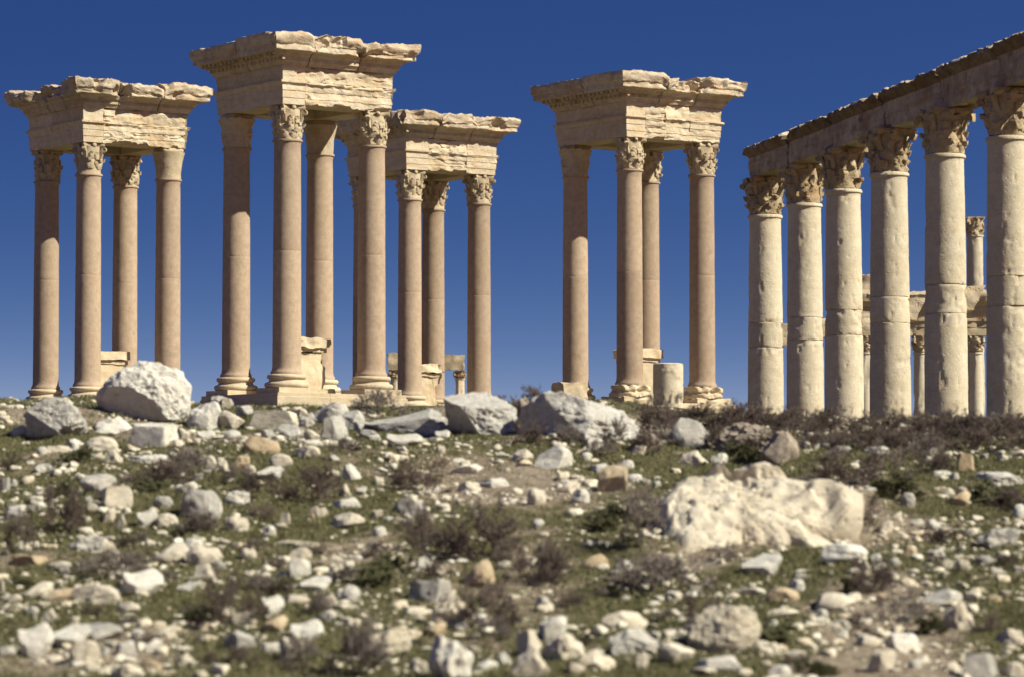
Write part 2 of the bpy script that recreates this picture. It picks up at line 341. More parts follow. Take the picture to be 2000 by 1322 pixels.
# ------------------------------------------------------------------ carved capital
def bell_r(t, r0, r1):                      # t 0..1 up the bell
    return r0 + (r1 - r0) * (0.15 * t + 0.85 * t ** 2.6)
def make_capital(kind, seed, h=1.08, r0=0.43, half=0.47, mat='capital', wear=0.02):
    rng = random.Random(seed); mb = MB()
    r1 = half * 1.08
    ts = np.linspace(0, 0.87, 15)
    plain = kind == 'plain'
    prof = [(r0 + 0.145 * (t / 0.87) ** 1.9 if plain else bell_r(t, r0, r1 * 0.88) - 0.03 * min(1, t * 6), h * t) for t in ts]
    V, f = lathe(prof, 40); mb.add(V, f)
    hz = h * 0.87                            # abacus, four concave sides
    ring = []
    for k in range(4):
        a0 = k * math.pi / 2 + math.pi / 4
        c0 = np.array((math.cos(a0), math.sin(a0))) * half * 1.34; c1 = np.array((math.cos(a0 + math.pi / 2), math.sin(a0 + math.pi / 2))) * half * 1.34
        inw = -(c0 + c1) / np.linalg.norm(c0 + c1)
        for s in np.linspace(0.04, 0.96, 9):
            ring.append(c0 + (c1 - c0) * s + inw * (0.0 if plain else 0.11) * math.sin(math.pi * s))
    ring = np.array(ring); nr = len(ring)
    lv = [(0.86, hz - 0.02), (0.97, hz + 0.02), (1.0, hz + 0.06), (0.97, h - 0.03), (0.95, h + 0.004)]
    V = np.concatenate([np.c_[ring * s, np.full(nr, z)] for s, z in lv])
    f = grid_faces(len(lv), nr, True); f.append(list(range(nr))[::-1]); f.append([(len(lv) - 1) * nr + j for j in range(nr)])
    mb.add(V, f)
    def leaf(phi, z0, lh, hw, out, lean):
        nu, nvv = 7, 11; V = []
        for i in range(nvv):
            t = i / (nvv - 1)
            curl = max(0.0, (t - 0.62) / 0.38)
            z = z0 + lh * (t - 0.48 * curl ** 2.4)
            zt = min(max(z / h, 0), 0.87)
            rc = bell_r(zt, r0, r1 * 0.88) + 0.025 + 0.03 * math.sin(math.pi * min(1, t * 1.3)) + out * math.sin(min(1.0, curl * 1.15) * math.pi * 0.72)
            wv = hw * (0.80 + 0.30 * math.sin(math.pi * min(1, t * 1.1))) * (1 - 0.50 * curl ** 1.6) * (0.86 + 0.18 * abs(math.sin(t * 11)))
            for j in range(nu):
                u = j / (nu - 1) * 2 - 1
                edge = -0.05 * abs(u) ** 2.2 - 0.018 * (1 - abs(abs(u) - 0.5) * 2 if abs(u) < 1 else 0) * (1 if j in (2, 4) else 0)
                mid = -0.02 if j == 3 else 0.0
                r = rc + edge + mid; a = phi + lean * t + u * wv / max(rc, .2)
                V.append((r * math.cos(a), r * math.sin(a), z - 0.03 * abs(u) * curl))
        V = np.array(V); n = len(V)
        back = V.copy(); back[:, :2] *= 0.88; back[:, 2] -= 0.02
        f = grid_faces(nvv, nu); f += [[a + n for a in q[::-1]] for q in f]
        top = [(nvv - 1) * nu + j for j in range(nu)]
        for j in range(nu - 1): f.append([top[j], top[j + 1], top[j + 1] + n, top[j] + n])
        for i in range(nvv - 1):
            for j in (0, nu - 1): f.append([i * nu + j, (i + 1) * nu + j, (i + 1) * nu + j + n, i * nu + j + n])
        mb.add(np.concatenate([V, back]), f)
    def volute(phi, r, z, rad):
        V, f = [], []; n = 26
        for k in range(n):                   # rolled strip, thick, in the radial plane
            a = k / (n - 1) * 3.3 * math.pi; rr = rad * (1 - 0.75 * k / (n - 1))
            for w in (-0.05, 0.05):
                for q in (rr, max(rr - 0.028, 0.004)):
                    cr_, cz = r - q * math.cos(a + 0.6), z + q * math.sin(a + 0.6)
                    V.append((cr_ * math.cos(phi) - w * math.sin(phi), cr_ * math.sin(phi) + w * math.cos(phi), cz))
        for k in range(n - 1):
            b, c = k * 4, (k + 1) * 4
            f += [[b, c, c + 1, b + 1], [b + 2, b + 3, c + 3, c + 2], [b, b + 2, c + 2, c], [b + 1, c + 1, c + 3, b + 3]]
        mb.add(np.array(V), f)
        V, f = lathe([(rad * 0.62, -0.045), (rad * 0.62, 0.045)], 12)
        W = np.stack([r - V[:, 0], V[:, 2], z + V[:, 1]], 1)
        mb.add(np.stack([W[:, 0] * math.cos(phi) - W[:, 1] * math.sin(phi), W[:, 0] * math.sin(phi) + W[:, 1] * math.cos(phi), W[:, 2]], 1), f)
        P = [(bell_r(.5, r0, r1) + .01, 0.50 * h), (bell_r(.62, r0, r1) + 0.05, 0.64 * h), (r - 0.02, z + rad * .8)]
        V, f = [], []                        # stalk that carries the scroll
        for (rr, zz) in P:
            for w, q in ((-0.05, 0), (0.05, 0), (0.05, -0.08), (-0.05, -0.08)):
                V.append(((rr + q) * math.cos(phi) - w * math.sin(phi), (rr + q) * math.sin(phi) + w * math.cos(phi), zz))
        mb.add(np.array(V), grid_faces(3, 4, True))
    if not plain:
        for row, (z0, lh, n, out, ph) in enumerate(((0.02 * h, 0.36 * h, 8, 0.13, 0), (0.16 * h, 0.48 * h, 8, 0.15, math.pi / 8))):
            for k in range(n):
                if kind == 'half' and row == 0: continue
                if rng.random() < (0.10 if kind == 'full' else 0.25): continue
                leaf(ph + k * 2 * math.pi / n + rng.uniform(-.04, .04), z0, lh * rng.uniform(.92, 1.06), 0.165, out * rng.uniform(0.6, 0.95), rng.uniform(-.03, .03))
        for k in range(4):
            if kind == 'worn' and rng.random() < 0.4: continue
            volute(math.pi / 4 + k * math.pi / 2, half * 1.17, hz - 0.10, 0.105)
        for k in range(8):
            leaf(math.pi / 8 + k * math.pi / 4 + (0.14 if k % 2 else -0.14), 0.46 * h, 0.34 * h, 0.10, 0.05, 0)
        for k in range(4):                   # small flower on each side of the abacus
            a = k * math.pi / 2; V, f = ico(2); mb.add(V * (0.05, 0.085, 0.085) @ np.array(((math.cos(a), math.sin(a), 0), (-math.sin(a), math.cos(a), 0), (0, 0, 1))) + (half * 0.86 * math.cos(a), half * 0.86 * math.sin(a), hz + .06), f)
    V = mb.verts()
    amt = 1 - smooth(np.abs(V[:, 2] - h), 0.0, 0.02)
    W = worn(V, wear, 5.0, seed, 3); W[:, 2] = np.where(amt > 0.5, V[:, 2], np.clip(W[:, 2], 0, h - 0.002))
    mb.v = [W]
    return mb.mesh('capital', M[mat], sharp=40)

CAP = {k: make_capital(*v) for k, v in {
    'full': ('full', 1), 'full2': ('full', 2), 'worn': ('worn', 5, 1.08, 0.43, 0.46, 'capital', 0.045),
    'half': ('half', 8), 'plain': ('plain', 9, 1.08, 0.43, 0.43, 'capital', 0.012), 'relief': ('plain', 10, 1.08, 0.435, 0.44, 'capital', 0.055)}.items()}

# ------------------------------------------------------------------ rose granite column pieces, shared meshes
Z0, ZB, ZN, ZA = 3.60, 4.20, 11.56, 12.645            # plinth top course, shaft foot, neck, underside of the beams
ZJ = 8.05
def shaft_r(z):
    t = (z - ZB) / (ZN - ZB); return 0.452 - 0.032 * t ** 1.7
def shaft_mesh(z0, z1, foot, neck, seed):
    pr = []
    if foot: pr += [(0.505, z0), (0.512, z0 + 0.05), (0.50, z0 + 0.085), (0.472, z0 + 0.12), (0.458, z0 + 0.2)]
    else: pr += [(shaft_r(z0) - 0.0015, z0), (shaft_r(z0), z0 + 0.006)]
    zz = np.arange(z0 + (0.3 if foot else 0.1), z1 - (0.3 if neck else 0.05), 0.12)
    pr += [(shaft_r(z), z) for z in zz]
    if neck: pr += [(0.420, z1 - 0.16), (0.438, z1 - 0.11), (0.440, z1 - 0.075), (0.474, z1 - 0.065), (0.482, z1 - 0.03), (0.470, z1)]
    else: pr += [(shaft_r(z1), z1 - 0.006), (shaft_r(z1) - 0.0015, z1)]
    V, f = lathe(pr, 48); V = worn(V, 0.0035, 2.5, seed, 3) if True else V
    mb = MB(); mb.add(V, f); return mb.mesh('shaft', M['granite'], sharp=50)
SH_LO, SH_UP = shaft_mesh(ZB, ZJ, True, False, 3), shaft_mesh(ZJ, ZN, False, True, 4)
def base_mesh(seed, wear):
    b = 3.765
    pr = [(0.60, b), (0.665, b + 0.015), (0.70, b + 0.07), (0.70, b + 0.12), (0.665, b + 0.17), (0.60, b + 0.185), (0.575, b + 0.20), (0.555, b + 0.24),
          (0.562, b + 0.275), (0.575, b + 0.285), (0.60, b + 0.295), (0.622, b + 0.335), (0.62, b + 0.38), (0.59, b + 0.415), (0.53, b + 0.425), (0.51, 4.199)]
    V, f = lathe(resample(pr, 0.03), 56)
    W = worn(V, wear, 3.0, seed, 4); W[:, 2] = np.clip(W[:, 2], b, 4.199)
    mb = MB(); mb.add(W, f); return mb.mesh('column_base', M['base'], sharp=45)
BASE_OK, BASE_BROKEN = base_mesh(11, 0.006), base_mesh(12, 0.10)
def block_mesh(name, dims, mat, wear, seed, step=0.07, sc_=3.0):
    V, f = box_grid(*dims, step); mb = MB(); mb.add(worn(V, wear, sc_, seed, 4), f); return mb.mesh(name, M[mat], sharp=40)
PL_OK = block_mesh('plinth', (-0.70, 0.70, -0.70, 0.70, 3.602, 3.764), 'base', 0.006, 21)
PL_BROKEN = block_mesh('plinth', (-0.70, 0.70, -0.70, 0.70, 3.602, 3.764), 'base', 0.07, 22)

# ------------------------------------------------------------------ entablature blocks
SP = 3.15
def side_pt(side, c, w, z):
    c, w, z = np.broadcast_arrays(np.asarray(c, float), np.asarray(w, float), np.asarray(z, float))
    s = SP
    if side == 0: a, b = c, -w              # B to C, the lit side
    elif side == 1: a, b = s + w, c         # C to D
    elif side == 2: a, b = s - c, s + w     # D to A
    else: a, b = -w, s - c                  # A to B, the shaded side
    return np.stack([a, b, z], -1)
def sweep_block(side, j0, j1, chain, step, fn, gap=0.006):
    """a stone of the beam ring between the joints j0 and j1 (None: mitred corner)"""
    ch = resample(chain, step); L = SP
    c0 = (-ch[:, 0] + 0.0) if j0 is None else np.full(len(ch), j0 * L + gap)
    c1 = (L + ch[:, 0]) if j1 is None else np.full(len(ch), j1 * L - gap)
    n = max(3, int((np.median(c1) - np.median(c0)) / step))
    if j0 is None: c0 = c0 + 0.003
    tau = np.linspace(0, 1, n)
    Cc = c0[None] + (c1 - c0)[None] * tau[:, None]
    Wc = np.repeat(ch[:, 0][None], n, 0); Zc = np.repeat(ch[:, 1][None], n, 0)
    Cc, Wc, Zc = fn(side, Cc, Wc, Zc)
    V = side_pt(side, Cc, Wc, Zc).reshape(-1, 3)
    m = len(ch); f = grid_faces(n, m, True)
    f.append(list(range(m))[::-1]); f.append([(n - 1) * m + j for j in range(m)])
    mb = MB(); mb.add(V, f); return mb

def make_pier(label, ref, Bpx, Yb, caps, opt):
    Bp = at(Bpx, 730, Yb)
    th = R(35.0)
    bx = Bp[0]; by = Yb
    root = empty('tetrapylon_pier', (bx, by, 0), th)
    tag(root, label, 'monument pier', 'four tetrapylon piers')
    sd = opt['seed']; rng = random.Random(sd)
    pos = {'B': (0, 0), 'C': (SP, 0), 'D': (SP, SP), 'A': (0, SP)}
    for k, (a, b) in pos.items():
        col = empty('column', (a, b, 0), rng.choice((0, 1, 2, 3)) * math.pi / 2, root)
        link(bpy.data.objects.new('shaft', SH_LO), col); link(bpy.data.objects.new('shaft', SH_UP), col).rotation_euler = (0, 0, 0.4)
        c = link(bpy.data.objects.new('capital', CAP[caps[k]]), col); c.location = (0, 0, ZN)
        brk = k in opt.get('broken', '')
        link(bpy.data.objects.new('column_base', BASE_BROKEN if brk else BASE_OK), col)
        link(bpy.data.objects.new('plinth', PL_BROKEN if brk else PL_OK), col)
    # stepped foot course, in stones
    w = 0.84; z0, z1 = 3.02, 3.598
    for s in range(4):
        js = [None, 0.34 + 0.05 * rng.random(), 0.72, None]
        for j0, j1 in zip(js[:-1], js[1:]):
            ch = [(0.0, z0), (w, z0), (w, z1 - 0.13), (w - 0.035, z1 - 0.12), (w - 0.035, z1), (0.0, z1)]
            def fn(side, C, W, Z, k=rng.random() * 50):
                q = side_pt(side, C, W, Z).reshape(-1, 3) + k
                return C, W + (0.012 + 0.05 * (len(opt.get('broken', '')) > 0)) * fbm(q * 3, 4, sd).reshape(C.shape) * (W > 0.5), Z
            sweep_block(s, j0, j1, ch, 0.09, fn, 0.004).build('foot_block', M['base'], root)
    wx, wy, wz = bx, by, 0
    V, f = box_grid(0.0, SP, 0.0, SP, z0, z1 - 0.004, 0.5); mbf = MB(); mbf.add(V, f); mbf.build('paving', M['base'], root)
    # architrave and frieze
    def face_fn(ero, seed, zlo, zhi):
        def fn(side, C, W, Z):
            q = side_pt(side, C, W, Z).reshape(-1, 3)
            outer = smooth(W, 0.30, 0.42)
            strat = fbm(q * (0.7, 0.7, 3.6), 4, seed).reshape(C.shape)
            rid = 1 - np.abs(fbm(q * (0.45, 0.45, 2.1) + 9, 3, seed + 3)).reshape(C.shape)
            lump = fbm(q * 2.6, 4, seed + 5).reshape(C.shape)
            d = ero * (0.034 * strat - 0.060 * smooth(rid, 0.92, 1.0) + 0.036 * lump - 0.02) + 0.006 * lump
            led = smooth(W, 0.515, 0.55) * ero * smooth(fbm(q * 0.9 + 4, 3, seed + 7).reshape(C.shape), -0.25, 0.35)
            W2 = W + d * outer - led * 0.07
            inner = 1 - outer
            zz = Z + outer * ero * 0.028 * fbm(q * 3.1 + 2, 3, seed + 11).reshape(C.shape)
            edge = smooth(Z, zhi - 0.10, zhi) if ero > 0.3 else 0
            W2 = W2 - ero * 0.10 * edge * outer * smooth(lump, -0.2, 0.6)
            low = (1 - smooth(Z, zlo, zlo + 0.14))
            zz = zz + ero * low * outer * 0.10 * smooth(lump, 0.0, 0.7)
            return C, W2, zz
        return fn
    ar = [(-0.44, ZA), (0.455, ZA), (0.455, ZA + 0.21), (0.472, ZA + 0.215), (0.472, ZA + 0.44), (0.490, ZA + 0.445), (0.490, ZA + 0.60), (0.52, ZA + 0.64), (0.572, ZA + 0.68), (0.572, ZA + 0.745), (-0.44, ZA + 0.745)]
    zf = ZA + 0.748; zc = zf + 0.47
    fr = [(-0.44, zf), (0.47, zf), (0.475, zf + 0.08), (0.485, zf + 0.30), (0.50, zf + 0.40), (0.50, zc - 0.003), (-0.44, zc - 0.003)]
    for s in range(4):
        js = opt['joints'][s] if s in opt['joints'] else [None, 0.5, None]
        eros = opt['ero'].get(s, [0.25] * (len(js) - 1))
        for i, (j0, j1) in enumerate(zip(js[:-1], js[1:])):
            e = eros[i]; st = 0.035 if s in (0, 3) else 0.09
            sweep_block(s, j0, j1, ar, st, face_fn(e, sd + s * 7 + i, ZA, ZA + .745)).build('architrave_block', M['entab'], root, sharp=30)
            sweep_block(s, j0, j1, fr, st, face_fn(e, sd + s * 7 + i + 50, zf - 1, zc)).build('frieze_block', M['entab'], root, sharp=30)
    V, f = box_grid(0.42, SP - 0.42, 0.42, SP - 0.42, ZA + 0.62, ZA + 0.9, 0.25); mbc = MB(); mbc.add(worn(V, .02, 2, sd), f); mbc.build('ceiling_slab', M['cornice'], root)
    # cornice stones
    OV = opt.get('over', 1.14)
    zt = zc + 0.97
    co = [(-0.44, zc), (0.53, zc), (0.56, zc + 0.05), (0.60, zc + 0.11), (0.64, zc + 0.13), (0.64, zc + 0.24), (0.70, zc + 0.26), (0.76, zc + 0.32), (0.80, zc + 0.36), (OV - 0.11, zc + 0.40), (OV - 0.09, zc + 0.42),
          (OV - 0.09, zc + 0.58), (OV - 0.05, zc + 0.61), (OV - 0.02, zc + 0.68), (OV, zc + 0.78), (OV + 0.01, zc + 0.86), (OV - 0.02, zt - 0.03), (0.6, zt), (0.1, zt - 0.03), (-0.44, zt - 0.1)]
    for s in range(4):
        js = opt['cjoints'].get(s, [None, 0.5, None]); ch = opt['chip'].get(s, [0.6] * (len(js) - 1)); hs = opt['ch'].get(s, [0] * (len(js) - 1))
        for i, (j0, j1) in enumerate(zip(js[:-1], js[1:])):
            c_ = ch[i]; dh = hs[i]; seed = sd + s * 13 + i * 3 + 200; dw = rng.uniform(-0.09, 0.07) * (c_ > 0.3)
            def fn(side, C, W, Z, c_=c_, dw=dw, dh=dh):
                q = side_pt(side, C, W, Z).reshape(-1, 3); sh = C.shape
                n1 = fbm(q * 1.25, 4, sd + 200).reshape(sh); n2 = fbm(q * 5.0, 4, sd + 205).reshape(sh); n3 = fbm(q * (1.2, 1.2, 6), 4, sd + 209).reshape(sh)
                mit = np.full(sh, 9.0)
                if j0 is None: mit = np.minimum(mit, C - C.min(0, keepdims=True))
                if j1 is None: mit = np.minimum(mit, C.max(0, keepdims=True) - C)
                nearm = np.exp(-(mit / 0.55) ** 2); cm = c_; c_ = cm + (opt.get('cc', 0.45) - cm) * nearm; dw_, dh_ = dw * (1 - nearm), dh * (1 - nearm)
                out = smooth(W, 0.62, OV)
                up = smooth(Z, zc + 0.40, zc + 0.72)
                bite = c_ * smooth(n1, -0.15, 0.55)
                W2 = W + dw_ * out - out * bite * (0.16 + 0.30 * up) + out * (0.012 + 0.055 * c_) * n3 + 0.012 * n2 * smooth(W, .4, .6)
                Z2 = Z + up * (dh_ + 0.05 * n1 * (0.25 + c_) + (0.012 + 0.02 * c_) * n2 - 0.16 * bite) + out * 0.02 * n2 * c_
                if cm > 0.3:                   # corners of neighbouring stones are knocked off
                    e0 = (C - C.min(0, keepdims=True)) if j0 is not None else C * 0 + 9; e1 = (C.max(0, keepdims=True) - C) if j1 is not None else C * 0 + 9
                    ed = np.minimum(e0, e1); kn = np.exp(-(ed / 0.16) ** 2) * out
                    W2 = W2 - kn * 0.20 * (0.7 + n1); Z2 = Z2 - kn * up * 0.14
                return C, W2, Z2
            blk = sweep_block(s, j0, j1, co, 0.045 if s in (0, 3) else 0.07, fn, 0.022).build('cornice_block', M['cornice'], root, sharp=30)
            if (s == 3 and opt.get('dent', True)) or (s == 0 and c_ < 0.6):     # modillion row under the overhang
                c0 = (-0.80 if j0 is None else j0 * SP + 0.05); c1 = (SP + 0.80 if j1 is None else j1 * SP - 0.05)
                nd = int((c1 - c0) / 0.235); den = MB()
                for k in range(nd):
                    cc = c0 + (c1 - c0) * (k + 0.5) / nd
                    if rng.random() < 0.12 + 0.35 * c_: continue
                    V, f = box_grid(0, 1, 0, 1, 0, 1, 0.5)
                    W = side_pt(s, cc + (V[:, 0] - .5) * 0.11, 0.62 + V[:, 1] * (OV - (0.20 if s == 3 else 0.36) - 0.62), zc + 0.26 + V[:, 2] * 0.13 + 0.02 * (V[:, 1]))
                    d = MB(); d.add(worn(W, 0.010, 6, seed + k, 2), f); d.build('modillion', M['cornice'], blk)
                    W = side_pt(s, cc + 0.117 + (V[:, 0] - .5) * 0.07, 0.60 + V[:, 1] * 0.09, zc + 0.135 + V[:, 2] * 0.09)
                    den.add(W, f)
                if den.n: tag(den.build('dentils', M['cornice'], blk), kind='stuff')
    return root, (bx, by, th)

def local_to_world(fr, a, b):
    bx, by, th = fr
    return bx + a * math.cos(th) - b * math.sin(th), by + a * math.sin(th) + b * math.cos(th)

def pedestal(fr, label, broken, seed, top=5.42):
    x, y = local_to_world(fr, SP / 2, SP / 2)
    root = empty('statue_pedestal', (x, y, 3.594), fr[2]); tag(root, label, 'pedestal', 'statue pedestals inside the piers')
    def course(name, w, z0, z1, wear, sc_=2.5, step=0.06, cut=0):
        V, f = box_grid(-w, w, -w, w, z0 - 3.594, z1 - 3.594, step)
        V = worn(V, wear, sc_, seed, 4)
        if cut:
            n = fbm(V * 1.6 + seed, 4, seed + 3); g = smooth(V[:, 0] / w, 0.2, 1.0) * smooth(n, -0.4, 0.3)
            V[:, 0] -= cut * g * (0.4 + 0.6 * (V[:, 2] - V[:, 2].min()) / (np.ptp(V[:, 2]) + 1e-6))
        mb = MB(); mb.add(V, f); return mb.build(name, M['base'], root, sharp=35)
    course('step', 0.74, 3.597, 3.78, 0.012 + 0.05 * broken)
    course('die', 0.52, 3.783, top - 0.44, 0.012 + 0.03 * broken, 2.0, 0.05, 0.22 * broken)
    course('neck_moulding', 0.56, top - 0.437, top - 0.30, 0.012 + 0.03 * broken)
    course('cap_stone', 0.65, top - 0.297, top, 0.02 + 0.03 * broken, 3.0, 0.05, 0.15 * broken)
    return root

P2, f2 = make_pier('tallest and nearest four-columned pier with complete overhanging cornice, left of centre', 'P2', 560, 106.0,
    {'A': 'relief', 'B': 'full', 'C': 'worn', 'D': 'plain'},
    dict(seed=11, joints={0: [None, 0.12, None], 3: [None, 0.35, None]}, ero={0: [0.25, 1.0], 3: [0.3, 0.12]},
         cjoints={0: [None, 0.13, 0.72, None], 3: [None, 0.55, None]}, chip={0: [0.45, 0.75, 0.85], 3: [0.15, 0.1]}, ch={0: [0.06, 0.02, -0.06], 3: [-0.03, 0.05]}))
P1, f1 = make_pier('leftmost four-columned pier with badly broken ragged cornice stones', 'P1', 171, 117.0,
    {'A': 'worn', 'B': 'half', 'C': 'plain', 'D': 'worn'},
    dict(seed=37, cc=0.8, joints={0: [None, 0.10, None], 3: [None, 0.4, 0.85, None]}, ero={0: [0.08, 1.0], 3: [0.4, 0.2, 0.1]}, dent=False,
         cjoints={0: [None, 0.26, 0.76, None], 3: [None, 0.4, 0.8, None]}, chip={0: [0.9, 1.1, 0.8], 3: [0.9, 0.8, 0.5]}, ch={0: [0.02, -0.05, 0.05], 3: [-0.14, -0.05, 0.04]}))
P3, f3 = make_pier('farthest four-columned pier, half hidden behind the tallest pier', 'P3', 800, 126.5,
    {'A': 'full', 'B': 'full2', 'C': 'full', 'D': 'full2'},
    dict(seed=58, joints={0: [None, 0.16, 0.72, None], 3: [None, 0.7, None]}, ero={0: [0.1, 1.0, 0.35], 3: [0.2, 0.2]},
         cjoints={0: [None, 0.22, 0.74, None], 3: [None, 0.5, None]}, chip={0: [0.7, 0.85, 0.8], 3: [0.5, 0.3]}, ch={0: [0.04, 0.0, -0.04], 3: [0, 0]}))
P4, f4 = make_pier('four-columned pier standing alone right of centre beside the long colonnade', 'P4', 1230, 115.4,
    {'A': 'relief', 'B': 'worn', 'C': 'full2', 'D': 'worn'},
    dict(seed=83, joints={0: [None, 0.10, 0.38, 0.72, None], 3: [None, 0.55, None]}, ero={0: [0.1, 0.75, 0.9, 0.45], 3: [0.3, 0.15]}, broken='BC',
         cjoints={0: [None, 0.27, 0.76, None], 3: [None, 0.6, None]}, chip={0: [0.5, 0.95, 0.6], 3: [0.1, 0.05]}, ch={0: [0.05, -0.10, 0.04], 3: [-0.02, 0.03]}))
pedestal(f2, 'cream pedestal with rust-stained broken cap inside the tallest pier', 1.0, 5)
pedestal(f1, 'ochre pedestal showing behind the big white boulder, inside the leftmost pier', 0.2, 6, 5.5)
pedestal(f3, 'rough broken pedestal inside the farthest pier, right of its front column', 1.3, 7, 5.45)
pedestal(f4, 'pale pedestal with projecting cap inside the right-hand pier, behind the stump', 0.4, 8, 5.5)

# ------------------------------------------------------------------ the long colonnade on the right
ROW = [(1495, 101.0), (1572, 97.2), (1648, 92.9), (1738, 88.2), (1847, 83.6), (1970, 79.6)]
rowp = [at(px, 600, Y)[:2] for px, Y in ROW]; d_ = rowp[-1] - rowp[-2]; rowp.append(rowp[-1] + d_)
colonnade = empty('colonnade', (rowp[0][0], rowp[0][1], 1.0))
tag(colonnade, 'long row of cream columns carrying a dark broken beam that runs off the right edge', 'colonnade')
RT = (rowp[-1] - rowp[0]) / np.linalg.norm(rowp[-1] - rowp[0]); RN = np.array((RT[1], -RT[0]))   # RN points to the camera side
if RN[0] > 0: RN = -RN
RNK, RCAP = 8.76, 9.88
def rr(z):
    t = (z - 0.8) / (RNK - 0.8); return 0.545 - 0.075 * max(t, 0) ** 1.8
DARKCAPS = [make_capital('worn' if k % 2 else 'full', 60 + k, 1.115, 0.475, 0.63, 'darkcap', 0.05) for k in range(3)]
zj = [(4.80, 5.50)] * 7
for k, p in enumerate(rowp):
    ang = math.atan2(RT[1], RT[0])
    col = empty('column', (p[0] - rowp[0][0], p[1] - rowp[0][1], -1.0), ang, colonnade)
    j0, j1 = 4.78 + 0.05 * math.sin(k * 2.3), 5.47 + 0.05 * math.cos(k * 1.7)
    for (z0, z1, sd_) in ((0.8, j0, 1), (j0, j1, 2), (j1, RNK, 3)):
        pr = [(rr(z0) - 0.012, z0 + 0.002), (rr(z0) - 0.002, z0 + 0.012)] + [(rr(z), z) for z in np.arange(z0 + 0.05, z1 - (0.22 if sd_ == 3 else 0.04), 0.045)]
        if sd_ == 3: pr += [(rr(z1), z1 - 0.2), (rr(z1) + 0.015, z1 - 0.12), (rr(z1) + 0.05, z1 - 0.10), (rr(z1) + 0.055, z1 - 0.05), (rr(z1) + 0.03, z1 - 0.01)]
        else: pr += [(rr(z1) - 0.002, z1 - 0.012), (rr(z1) - 0.012, z1 - 0.002)]
        V, f = lathe(pr, 72)
        q = V + (k * 9.1, sd_ * 5.3, 0)
        n = fbm(q * 1.1, 4, 300 + k); m = fbm(q * 3.4, 5, 330 + k); v_ = fbm(q * (9, 9, 2.6), 4, 360 + k); gr = fbm(q * (1.5, 1.5, 9), 3, 390 + k)
        jd = np.minimum.reduce([np.abs(V[:, 2] - j0), np.abs(V[:, 2] - j1)])
        loss = smooth(n + 0.45 * np.exp(-jd * 5), 0.40, 0.85) * (0.004 + 0.030 * smooth(m, 0.0, .7)) + 0.020 * smooth(v_, 0.66, 0.85) + 0.004 * m
        loss += 0.030 * np.exp(-(jd / 0.10) ** 2) * smooth(gr, 0.2, 0.8)
        rad = np.hypot(V[:, 0], V[:, 1]); s = (rad - loss) / rad; V = V * np.stack([s, s, np.ones_like(s)], 1)
        mb = MB(); mb.add(V, f); mb.build('drum', M['drum'], col, sharp=40)
        if sd_ == 2:                          # worn statue bracket on the street side of the column
            zb0, zb1 = z0 + 0.08, z1 - 0.04
            V, f = box_grid(-0.30, 0.30, 0, 0.30, 0, 1, 0.07)
            prj = 0.34 + 0.28 * V[:, 2]; yy = 0.30 + (V[:, 1] / 0.30) * prj
            W = np.stack([V[:, 0] * (0.75 + .25 * V[:, 2]), yy, zb0 + V[:, 2] * (zb1 - zb0)], 1)
            sgn = 1 if (np.array((-math.sin(ang), math.cos(ang))) @ RN) < 0 else -1
            W[:, 1] *= sgn
            mb = MB(); mb.add(worn(W, 0.035, 4, 500 + k, 4), f); mb.build('bracket', M['entab'], col)
    c = link(bpy.data.objects.new('capital', DARKCAPS[k % 3]), col); c.location = (0, 0, RNK); c.rotation_euler = (0, 0, (k % 4) * math.pi / 2)
Lr = [np.dot(p - rowp[0], RT) for p in rowp]
js = [-0.42] + Lr[1:-1] + [Lr[-1] + 0.5]
